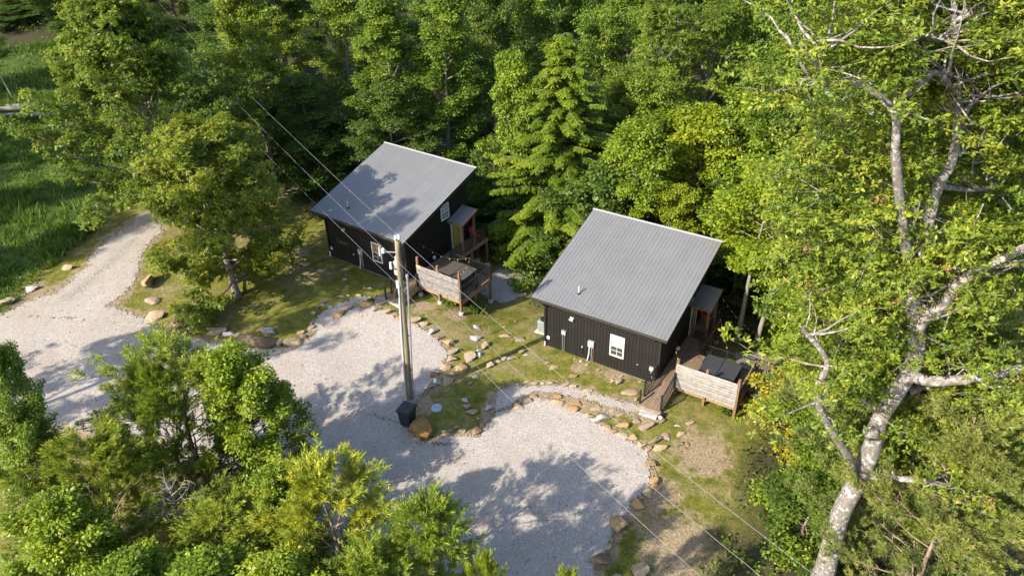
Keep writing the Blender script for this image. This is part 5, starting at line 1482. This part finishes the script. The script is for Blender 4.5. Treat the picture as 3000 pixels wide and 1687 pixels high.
# pines and poplars in the foreground
tree('open_pine', (-14.50, 25.70), 8.8, 4.7, 'open pine with long bare branches in front of the drive at left', k=0, rz=.6)
tree('open_pine', (-15.03, 24.79), 9.0, 1.6, 'narrow pine tip rising beside the open pine at left', k=0, rz=3.4)
tree('tulip', (-11.47, 25.24), 9.6, 2.6, 'bright broadleaf tree with a pointed crown in front of the drive', k=0)
tree('pine', (-7.11, 19.38), 8.6, 3.5, 'bushy pine at the bottom centre left of the others', k=0)
tree('tulip', (-9.28, 20.90), 7, 1.7, 'bright leafy crown mingled with the bushy pine at the bottom', k=0)
tree('pine', (-3.34, 18.15), 8.2, 2.8, 'dense pine at the bottom centre with upright candles', k=1)
tree('pine', (-1.14, 15.96), 8.5, 1.2, 'pine tip poking up at the bottom edge right of the dense pine', k=0)
tree('pine', (1.52, 15.76), 8.0, .9, 'smallest pine tip at the bottom edge over the lower pad', k=1)
tree('tulip', (-16.39, 18.47), 8, 2.6, 'bright leafy crown in the bottom left corner', k=0, rz=2.2)
tree('open_pine', (-16.40, 21.40), 8, 3.4, 'full pine low in the left foreground', k=0)
tree('pine', (-11.15, 19.87), 6.5, 2.8, 'full green crown at the bottom behind the dead branches', k=0)
tree('tulip', (-10.57, 16.79), 7, 2.6, 'leafy bush at the bottom edge under the dead branches')
tree('tall', (-19.51, 22.57), 9, 2.2, 'dark leafy tree at the left edge below the drive', k=0)
tree('tall', (-19.08, 22.52), 12, 1.6, 'leafy branches reaching in at the left edge over the drive', k=0)
tree('tulip', (-13.20, 17.09), 7, 2.4, 'yellow green crown at the bottom edge left of centre', k=0, rz=4.0)

tree('pine', (-4.87, 16.23), 8.0, 2.6, 'pine crown at the bottom edge between the two bushy pines', k=0, rz=1.0)
tree('tulip', (-7.75, 16.27), 8.0, 2.4, 'bright leafy crown at the bottom edge below the bushy pine', k=0, rz=5.0)

# the far wood: rows of crowns up the slope behind everything else
far = [(-29.57, 86.00), (-24.62, 86.00), (-21.12, 89.00), (-15.56, 92.00), (-7.95, 87.00), (-2.17, 91.00), (3.23, 92.00), (9.20, 91.00),
       (14.23, 86.00), (19.82, 91.00), (25.74, 88.00), (32.47, 91.00), (38.73, 91.00), (42.00, 85.00), (47.33, 86.00), (52.03, 85.00),
       (58.03, 85.00), (-69.17, 106.00), (-62.30, 109.00), (-55.93, 112.00), (-45.19, 110.00), (-34.68, 108.00), (-25.81, 110.00), (-16.87, 108.00),
       (-9.61, 112.00), (-0.14, 104.00), (9.61, 107.00), (18.41, 107.00), (26.12, 105.00), (36.06, 111.00), (44.78, 108.00), (53.63, 106.00),
       (63.37, 107.00), (72.39, 107.00), (82.64, 110.00), (-86.89, 137.00), (-74.31, 136.00), (-58.64, 132.00), (-49.83, 138.00), (-36.93, 139.00),
       (-26.30, 137.00), (-12.63, 132.00), (0.58, 136.00), (11.77, 135.00), (24.29, 136.00), (36.23, 133.00), (47.86, 130.00), (59.94, 132.00),
       (74.42, 135.00), (85.85, 137.00), (99.59, 137.00)]
mid = [((-4.35, 66.00), 13.2), ((-9.05, 57.00), 10.2), ((-16.16, 60.00), 9.3), ((-20.73, 63.00), 6.3), ((1.94, 58.00), 9.8), ((3.59, 50.00), 6.2),
       ((6.39, 55.00), 11.2), ((8.99, 58.00), 13.4), ((10.55, 54.00), 14.3), ((12.42, 54.00), 12.7), ((16.19, 53.00), 12.5), ((15.92, 46.00), 8.9),
       ((19.10, 48.00), 6.3), ((18.36, 42.00), 15.0), ((18.58, 36.00), 11.3), ((17.62, 32.00), 10.6), ((20.15, 40.00), 19.2), ((20.86, 36.00), 17.2),
       ((22.71, 36.00), 18.1), ((24.10, 36.00), 19.2), ((19.70, 29.00), 13.8), ((22.04, 29.00), 13.6), ((15.86, 26.00), 10.2), ((19.05, 25.00), 11.8),
       ((17.60, 24.00), 9.4), ((20.43, 25.00), 11.7), ((17.64, 51.00), 3.7), ((19.95, 50.00), -1.1), ((21.33, 45.00), 1.7), ((-23.55, 68.00), 7.8),
       ((-26.74, 74.00), 8.2)]
rows = ((0, 84, 96, 'nearest'), (0, 97, 118, 'middle'), (0, 119, 150, 'farthest'))
count = {'nearest': 0, 'middle': 0, 'farthest': 0}
for k, xy in enumerate(far):
    rn = [r[3] for r in rows if r[1] <= xy[1] <= r[2]][0]; n_ = count[rn]; count[rn] += 1
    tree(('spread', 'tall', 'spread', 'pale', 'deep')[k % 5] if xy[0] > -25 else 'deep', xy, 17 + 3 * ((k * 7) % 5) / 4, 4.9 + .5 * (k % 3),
         ORD[n_] + ' crown from the left in the ' + rn + ' row of the far wood at the top', 'crowns of the far wood')
MID_LABEL = ['crown between the leafy pair over the shaded cabin and the maple', 'leafy crown just over the top left corner of the shaded roof', 'tall crown behind the dark small tree left of the shaded roof', 'dark tree right behind the vine-hung trunk', 'small crown behind the maple, left of the hemlock tip',
    'low tree tucked against the right foot of the hemlock', 'bright crown touching the upper right side of the hemlock', 'rounded crown under the first pale branched oak', 'crown in front of the forking pale oak', 'bright crown between the sapling and the forking pale oak', 'crown in front of the second pale branched oak',
    'low leafy tree at the top right corner of the sunlit roof', 'low tree above the porch of the sunlit cabin', 'leafy crown left of the bare upper limb of the great white oak', 'bright tree between the pale leaning trunk and the great white oak', 'low tree behind the bare curved limb of the great white oak', 'tall crown at the top behind the bare upper limb',
    'crown behind the main fork of the great white oak', 'tall crown behind the right upper branches of the great white oak', 'crown at the upper right edge', 'bright tree behind the middle right limb of the great white oak', 'tree at the right edge between the two thick limbs', 'low tree left of the great white trunk, above its scar', 'low tree right of the great trunk under the thick limb',
    'low tree directly behind the lower great trunk', 'small tree at the right edge above the soft pines', 'small tree behind the slim shaded trunk', 'small tree at the foot of the mottled pale trunk', 'small tree behind the picnic table', 'crown behind the gap between broad oak and vine-hung tree', 'far crown over the right shoulder of the broad oak']
for k, (xy, h) in enumerate(mid):
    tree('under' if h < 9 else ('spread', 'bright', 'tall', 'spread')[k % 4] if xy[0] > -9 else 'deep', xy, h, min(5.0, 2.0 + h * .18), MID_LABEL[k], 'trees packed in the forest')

# the great white oak: trunk and limbs followed one by one
ox, oy = (12.96, 20.68)
oz = h1(ox, oy)
wo = empty('white_oak_tree', (ox, oy, oz), 0, 'great white oak with thick pale trunk and limbs at the right', 'tree')
OO = np.array([ox, oy, oz])
LIMBS = [  # world polyline, start radius, end radius
    ([(13.13, 20.90, -1.85), (13.06, 20.90, 0.98), (12.96, 20.90, 3.97), (13.32, 20.90, 6.20), (13.42, 20.90, 7.74), (13.24, 20.80, 8.96), (13.49, 20.70, 10.43), (13.74, 20.60, 11.67), (13.72, 20.70, 12.70), (13.16, 20.80, 14.19), (12.97, 20.90, 14.93), (13.10, 21.00, 16.02),
      (12.99, 21.10, 17.20), (12.99, 21.20, 18.26), (13.31, 21.30, 18.93), (13.15, 21.30, 20.02), (12.90, 21.40, 21.12), (12.53, 21.50, 22.27), (12.20, 21.60, 23.45), (11.87, 21.70, 24.39)], 0.448, 0.060),
    ([(13.63, 20.60, 11.37), (14.02, 20.00, 11.51), (14.97, 19.60, 11.91), (15.79, 19.30, 12.38), (16.81, 19.00, 13.08)], 0.216, 0.136),
    ([(13.92, 20.80, 10.33), (15.17, 21.60, 10.01), (16.61, 22.60, 10.20), (18.11, 23.60, 10.35)], 0.176, 0.068),
    ([(13.92, 20.40, 14.37), (13.82, 20.00, 15.36), (14.14, 19.80, 16.04), (14.59, 19.60, 16.57), (15.44, 19.30, 17.42)], 0.192, 0.128),
    ([(13.51, 20.70, 12.70), (13.43, 20.50, 13.70), (13.92, 20.40, 14.37)], 0.208, 0.204),
    ([(12.93, 20.70, 6.14), (12.37, 20.40, 7.57), (11.31, 20.10, 9.11), (10.44, 19.90, 10.61), (10.14, 19.80, 11.63), (10.34, 19.80, 12.21), (10.32, 19.80, 12.65), (9.90, 19.80, 13.30), (9.49, 19.80, 13.72), (9.20, 19.80, 14.07)], 0.176, 0.076),
    ([(13.48, 20.80, 6.20), (13.91, 20.20, 6.65), (14.80, 19.80, 6.96), (15.93, 19.50, 6.88), (16.74, 19.40, 6.51), (17.26, 19.30, 6.09)], 0.160, 0.068),
    ([(12.97, 20.90, 14.93), (11.54, 20.20, 17.95), (10.73, 19.90, 19.94), (10.48, 19.80, 21.08), (9.95, 19.70, 21.60), (9.27, 19.60, 22.02), (8.70, 19.60, 22.20), (8.21, 19.50, 22.04), (7.65, 19.50, 22.44), (7.39, 19.50, 22.81), (6.97, 19.50, 23.42)], 0.160, 0.034),
    ([(10.49, 19.80, 21.03), (10.39, 19.70, 21.64), (10.83, 19.80, 21.82), (11.17, 19.90, 22.28), (11.77, 20.20, 21.89), (12.42, 20.80, 21.29)], 0.096, 0.068),
    ([(12.58, 21.30, 21.61), (11.61, 20.70, 22.15), (11.09, 20.40, 22.62), (10.80, 20.30, 22.79), (10.35, 20.20, 22.97)], 0.088, 0.025),
    ([(11.10, 20.40, 22.58), (10.88, 20.30, 23.01), (10.41, 20.20, 23.10)], 0.056, 0.021),
    ([(13.15, 21.30, 20.02), (13.15, 21.00, 20.95), (13.17, 20.80, 21.17), (13.46, 20.70, 21.30)], 0.056, 0.017),
    ([(8.21, 19.50, 22.04), (7.91, 19.40, 22.74), (7.73, 19.40, 23.42)], 0.040, 0.017),
    ([(12.28, 21.50, 23.11), (12.50, 21.30, 23.29), (12.84, 21.10, 23.64), (13.09, 21.00, 24.08)], 0.088, 0.034),
    ([(13.52, 20.70, 13.28), (12.59, 21.80, 14.77), (11.83, 22.60, 14.42), (11.13, 23.00, 13.88), (10.62, 23.20, 14.37)], 0.120, 0.043),
    ([(13.34, 21.30, 19.15), (14.61, 22.40, 19.54), (15.79, 23.20, 19.87), (17.06, 23.80, 20.29)], 0.112, 0.043),
    ([(12.99, 21.20, 18.26), (14.87, 22.30, 17.49), (16.40, 23.00, 17.35), (17.66, 23.40, 17.62)], 0.104, 0.043),
    ([(12.99, 21.10, 17.20), (12.17, 22.40, 17.52), (11.16, 23.40, 17.80), (10.14, 24.00, 18.30)], 0.104, 0.034),
    ([(13.06, 21.40, 20.50), (12.30, 22.60, 21.45), (11.40, 23.40, 22.35), (10.49, 24.00, 22.92)], 0.104, 0.034),
    ([(12.77, 21.50, 21.78), (14.12, 22.60, 22.10), (15.41, 23.40, 22.55)], 0.096, 0.034),
    ([(13.26, 20.70, 9.39), (12.61, 21.80, 9.51), (12.13, 22.80, 9.85), (11.61, 23.60, 9.89)], 0.104, 0.034),
    ([(13.32, 20.80, 8.02), (15.28, 21.80, 8.04), (17.27, 22.60, 7.95), (19.34, 23.20, 7.53)], 0.104, 0.034),
]
rs = np.random.RandomState(31)
w = Wood(); limb_nodes = []
for q, (P, r0, r1) in enumerate(LIMBS):
    P = np.array(P) - OO
    t = np.linspace(0, 1, len(P)); tt = np.linspace(0, 1, (len(P) - 1) * 4 + 1)
    Q = np.stack([np.interp(tt, t, P[:, c]) for c in range(3)], -1)
    Q[1:-1] = Q[1:-1] * .5 + (Q[:-2] + Q[2:]) * .25; Q[1:-1] = Q[1:-1] * .6 + (Q[:-2] + Q[2:]) * .2
    rad = (r0 + (r1 - r0) * tt ** .8) * (1 + .10 * np.sin(tt * 40 + q) * rs.rand() + rs.normal(size=len(tt)) * .03)
    if q == 0: rad[:4] *= [1.5, 1.3, 1.15, 1.05]
    w.tube(Q, rad, 12 if q == 0 else 8)
    limb_nodes.append(Q)
add('trunk', w.mesh('trunk', M['bark_pale']), wo)
for p, r in (((12.93, 20.35, 8.68), .26), ((12.99, 20.65, 16.05), .17)):          # healed branch scars
    p = np.array(p) - OO
    V, F = tube([p + [.0, .25, .1], p + [-.02, .02, .0], p + [-.03, -.06, -.02], p + [-.03, -.05, -.02]], [r * 1.05, r, r * .72, r * .40], 14)
    o = add('branch_scar', mesh('branch_scar', V, [F], M['bark_pale'], True), wo)
    add('hollow', MB().lathe([(r * .4, 0), (r * .3, .02)], 12).mesh('hollow', M['siding_core']), o, tuple(p + [-.03, -.045, -.02]), (math.radians(75), 0, 0))
# twigs and leaf whorls, on the far and outer side of the limbs so that the bark stays in view
tw = Wood(); C, O = [], []
camp = np.array([0, 0, 28.878]) - OO
main = np.concatenate(limb_nodes[:14])
axis0 = limb_nodes[0]
for q, Q in enumerate(limb_nodes):
    n = (26 if q == 0 else 12 if q < 14 else 22)
    for k in range(n):
        f = (.38 + .62 * rs.rand()) if q == 0 else (.25 + .75 * rs.rand())
        p = Q[min(len(Q) - 1, int(f * (len(Q) - 1)))]
        a = rs.rand() * 6.283; L = 1.0 + 2.1 * rs.rand()
        B = limb_path(rs, p, a, -.1 + .7 * rs.rand(), L, 5, .35, .18)
        tw.tube(B, np.linspace(.018 + .012 * L, .008, 6), 4)
        for b_ in (B[-1], B[4], B[3] if rs.rand() < .6 else B[5]):
            C.append(b_ + rs.normal(size=3) * .2); O.append(b_ - p + np.array([0, 0, .6]))
# fill of the crown volume behind the trunk
ctr = np.array((13.70, 22.60, 17.86)) - OO
for k in range(640):
    d = unit(rs.normal(size=3)); rr = (.35 + .65 * rs.rand() ** .5)
    p = ctr + d * rr * np.array([5.6, 3.4, 8.4])
    if p[2] + oz < 10.5 and p[0] > -1: continue
    C.append(p); O.append(d + np.array([0, 0, .5]))
    if rs.rand() < .45: tw.tube(np.array([p, p + (ctr - p) * .10 + rs.normal(size=3) * .2, p + (ctr - p) * .2 + rs.normal(size=3) * .3]), [.008, .016, .028], 4)
C = np.array(C); O = unit(np.array(O))
bark_pts = np.concatenate([Q for Q in limb_nodes[:14]]); v = bark_pts - camp; dist = np.linalg.norm(v, axis=1); vu = v / dist[:, None]
cd = C - camp; cl_ = np.linalg.norm(cd, axis=1); keep = np.ones(len(C), bool)
rad_pts = np.concatenate([np.full(len(Q), max(.24, .5 * LIMBS[i_][1] + .20)) for i_, Q in enumerate(limb_nodes[:14])])
for i_ in range(len(C)):                                 # no twig hangs right before a main limb: those shed theirs long ago
    al = (vu @ cd[i_]); off = np.linalg.norm(cd[i_] - vu * al[:, None], axis=1)
    if np.any((off < rad_pts + .12) & (al < dist + .2)) and rs.rand() < .62: keep[i_] = False
C, O = C[keep], O[keep]
t = np.clip(.48 + rs.normal(size=len(C)) * .14, .05, .95)
V, tint = clump_leaves(rs, C, .66 * (.7 + .5 * rs.rand(len(C))), 120, .165, 'rosette', O, t, .75)
add('twigs', tw.mesh('twigs', M['bark_pale']), wo)
add('crown', mesh('crown', V, [quads(len(V) // 4)], M['leaf_white_oak'], False, tint), wo)
bc = C[rs.rand(len(C)) < .035]
V, tint = clump_leaves(rs, bc + rs.normal(size=bc.shape) * .3 + unit(camp - bc) * .35, np.full(len(bc), .22), 18, .12, 'leaf', unit(rs.normal(size=bc.shape)), np.full(len(bc), .5))
add('dead_leaves', mesh('dead_leaves', V, [quads(len(V) // 4)], M['leaf_brown'], False, tint), wo)

# bare dead trees
def dead(name, xy, h, R, label, seed, r0=.13, nl=18, cb=.3, lean=(0, 0)):
    rs = np.random.RandomState(seed); w = Wood(); B = Wood()
    zs = np.linspace(0, h, 9); w.tube(np.stack([.1 * np.sin(zs), .1 * np.cos(zs * .8), zs - .2], -1), np.linspace(r0, .02, 9), 9)
    az = 0
    for k in range(nl):
        u = (k + .5) / nl; az += 2.4 + rs.normal() * .4; L = R * (1 - .6 * u) * (.6 + .6 * rs.rand())
        P = limb_path(rs, (0, 0, h * (cb + (.97 - cb) * u)), az, .15 + .6 * u, L, 6, .1, .16)
        B.tube(P, np.linspace(.035, .008, 7), 5)
        for s in range(5):
            i = 2 + s % 4; Q = limb_path(rs, P[i], az + rs.choice([-1, 1]) * (.5 + .6 * rs.rand()), .2 + rs.normal() * .3, L * .38 * (.5 + rs.rand()), 4, .1, .2); B.tube(Q, np.linspace(.014, .006, 5), 4)
    r = empty(name, (xy[0], xy[1], h1(*xy) - .1), 0, label, 'tree'); r.rotation_euler = (lean[0], lean[1], 0)
    add('trunk', w.mesh('trunk', M['bark_dead']), r); add('branches', B.mesh('branches', M['bark_dead']), r)
    return r


dead('dead_tree', (-13.17, 20.55), 7.0, 1.9, 'dead bare branches sticking out over the pines at the bottom left', 5, .06, 16, .72)
dead('dead_tree', (17.49, 22.08), 9.9, 2.6, 'dead grey trunk with thin bare side branches at the bottom right', 6, .15, 22, .15)

SHADE = [(-31, 27, 25, 4.4, 'airy'), (-37, 24, 25, 4.4, 'airy'), (-36, 28, 12, 3.4, 'airy'), (-13, 9, 15, 2.4, 'airy'),
         (-54, 33, 22, 5.0, 'tall'), (-58, 42, 22, 5.0, 'tall'), (-60, 52, 22, 5.2, 'spread'), (-62, 62, 22, 5.0, 'tall'), (-64, 73, 22, 5.0, 'spread')]
dead('dead_tree', (-1.08, 55.00), 7.8, 0.9, 'thin bare pale stem standing left of the hemlock', 8, .07, 7, .7)
# trees out of view to the left and below: they throw the dappled shade over drive and lawn
for k, (x, y, h, R, kd) in enumerate(SHADE):
    tree(kd, (x, y), h, R, 'tree standing out of view beyond the left of the picture, ' + ORD[k] + ' of those', 'trees out of view')

# fallen leaves and stray stones
n = 5200
lx = rs.uniform(-30, 18, n); ly = rs.uniform(15, 50, n)
pr_ = np.clip(.10 + .5 * (sdist(poly((-0.27, 24.87), (7.66, 28.42), (12.62, 28.33), (11.05, 21.61), (-0.32, 21.41)), lx, ly) > 0) + .35 * np.clip(fnoise(lx, ly, 2.5, 71), 0, 1), 0, 1)
ok = (rs.rand(n) < pr_) & ~footprint('R', lx, ly, .1) & ~footprint('L', lx, ly, .1)
lx, ly = lx[ok], ly[ok]
V, tint = leaf_quads(np.stack([lx, ly, hz(lx, ly) + .06], -1), rand_unit(rs, len(lx)) * np.array([1, 1, .15]), unit(np.array([0, 0, 1.0]) + rs.normal(size=(len(lx), 3)) * .35), .07 + .08 * rs.rand(len(lx)), .05 + .05 * rs.rand(len(lx))), rs.rand(len(lx))
tag(add('fallen_leaves', mesh('fallen_leaves', V, [quads(len(lx))], M['leaf_brown'], False, tint)), kind='stuff')
n = 90000
lx = rs.uniform(-32, 14, n); ly = rs.uniform(16, 56, n)
ed = np.maximum.reduce([sdist(q, lx, ly) for q in GRAVEL])
ok = ((np.abs(ed + .05) < .42 * rs.rand(n)) & (rs.rand(n) < .55)) | ((ed > 0) & (rs.rand(n) < .03)) | ((ed > -2.0) & (ed < 0) & (rs.rand(n) < .02))
lx, ly = lx[ok], ly[ok]; k = len(lx); r = .022 + .045 * rs.rand(k) ** 2
tet = unit(rs.normal(size=(k, 4, 3)) * .45 + np.array([[1, 1, 1], [-1, -1, 1], [-1, 1, -1], [1, -1, -1]])) * r[:, None, None] * np.array([1.2, 1.2, .8])
V = (tet + np.stack([lx, ly, hz(lx, ly) + .035], -1)[:, None]).reshape(-1, 3)
b4 = np.arange(k)[:, None] * 4
F = np.concatenate([b4 + np.array(q) for q in ((0, 1, 2), (0, 3, 1), (0, 2, 3), (1, 3, 2))]).astype(np.int32)
tag(add('loose_gravel', mesh('loose_gravel', V, [F], M['gravel_stone'])), kind='stuff')

# low leaves over the forest floor
n = 30000
ux = rs.uniform(-70, 75, n); uy = rs.uniform(16, 120, n)
ldd = sdist(LAWN, ux, uy); mdd = sdist(MEADOW, ux, uy)
ok = (ldd < .5) & (mdd < .6) & (fnoise(ux, uy, 3.5, 61) > -.25) & ~footprint('R', ux, uy, .2) & ~footprint('L', ux, uy, .2) & (np.maximum.reduce([sdist(p, ux, uy) for p in GRAVEL]) < -.2)
for s_ in ('R', 'L'):
    X, Y, Z, a = CABIN[s_]; dx, dy = ux - X, uy - Y; u_ = math.cos(a) * dx + math.sin(a) * dy; v_ = -math.sin(a) * dx + math.cos(a) * dy
    ok &= ~((u_ > 6.5) & (u_ < 12.4) & (v_ > -2.5) & (v_ < 8))
ux, uy = ux[ok], uy[ok]
hh = np.clip(.25 + 1.0 * fnoise(ux, uy, 4, 63), .1, 1.3) * np.clip((-ldd[ok] + 1.2) / 3, .25, 1)
C = np.stack([ux, uy, hz(ux, uy) + hh], -1)
V, tint = clump_leaves(rs, C, np.full(len(C), .5), 12, .18, 'leaf', np.tile([0, 0, 1.0], (len(C), 1)), np.clip(.45 + .3 * vnoise(ux, uy, 2.5, 66), 0, 1), .5)
tag(add('undergrowth', mesh('undergrowth', V, [quads(len(V) // 4)], M['leaf_under'], False, tint)), kind='stuff')


def bush(x, y, R, h, leaf, seed, label, size=.16, group=None):
    rs = np.random.RandomState(seed); w = Wood(); C = []
    for k in range(9):
        P = limb_path(rs, (0, 0, -.05), k * 2.4, .7 + .5 * rs.rand(), h * (.8 + .4 * rs.rand()), 4, .1, .15); P[:, :2] *= R / h
        w.tube(P, np.linspace(.02, .006, 5), 4); C += [P[2], P[3], P[4]]
    C = np.array(C)
    V, t = clump_leaves(rs, C, np.full(len(C), .30 * max(R, h)), 26, size, 'leaf', unit(C + [0, 0, .2]), np.clip(.5 + rs.normal(size=len(C)) * .15, 0, 1), .7)
    r = empty('bush', (x, y, h1(x, y)), 0, label, 'bush', group)
    add('stem', w.mesh('stem', M['bark']), r); add('foliage', mesh('foliage', V, [quads(len(V) // 4)], leaf, False, t), r)


for (px, py), R, h, lf, lb in (((-4.09, 41.88), .8, .7, 'leaf_under', 'leafy flowering plants under the front of the shaded deck'), ((-2.28, 41.74), .6, .5, 'leaf_under', 'small plants among the piers of the shaded deck'),
        ((-0.47, 49.76), 1.6, 1.5, 'leaf_bright', 'bright bush right of the small patio behind the shaded deck'), ((1.03, 48.09), 1.7, 1.7, 'leaf_mid', 'green bush left of the sunlit cabin at the forest edge'), ((16.93, 41.05), 1.3, 1.3, 'leaf_bright', 'bright leafy bush between the pale trunk and the picnic table'),
        ((18.41, 40.03), 1.1, 1.0, 'leaf_bright', 'green bush behind the gravel patio'), ((0.71, 45.28), 1.2, .9, 'leaf_mid', 'low bush at the side of the sunlit cabin'), ((-16.76, 62.15), 1.5, 1.4, 'leaf_mid', 'green bush at the forest edge left of the shaded roof'), ((-18.86, 63.63), 1.3, 1.5, 'leaf_deep', 'dark bush beside the vine-hung trunk'),
        ((11.52, 31.97), .6, .5, 'leaf_under', 'small plants under the front of the sunlit deck'), ((12.06, 25.71), 1.4, 1.0, 'leaf_bright', 'tall bright grass clump at the right edge of the lower lawn'), ((12.11, 22.51), 1.6, 1.1, 'leaf_mid', 'green bush at the bottom right of the lower lawn'),
        ((-9.18, 41.62), .22, .22, 'leaf_bright', 'tiny green plant growing from the big blocky stone'), ((13.18, 31.68), .8, .9, 'leaf_yellow', 'yellow leaved bush against the corner of the sunlit deck')):
    bush(px, py, R, h, M[lf], int(px * 10 + py * 7) % 997, lb, .18 if R > .5 else .1)
print('objects', len(scene.objects), 'tris', sum(len(m.loops) - 2 * len(m.polygons) for m in bpy.data.meshes))
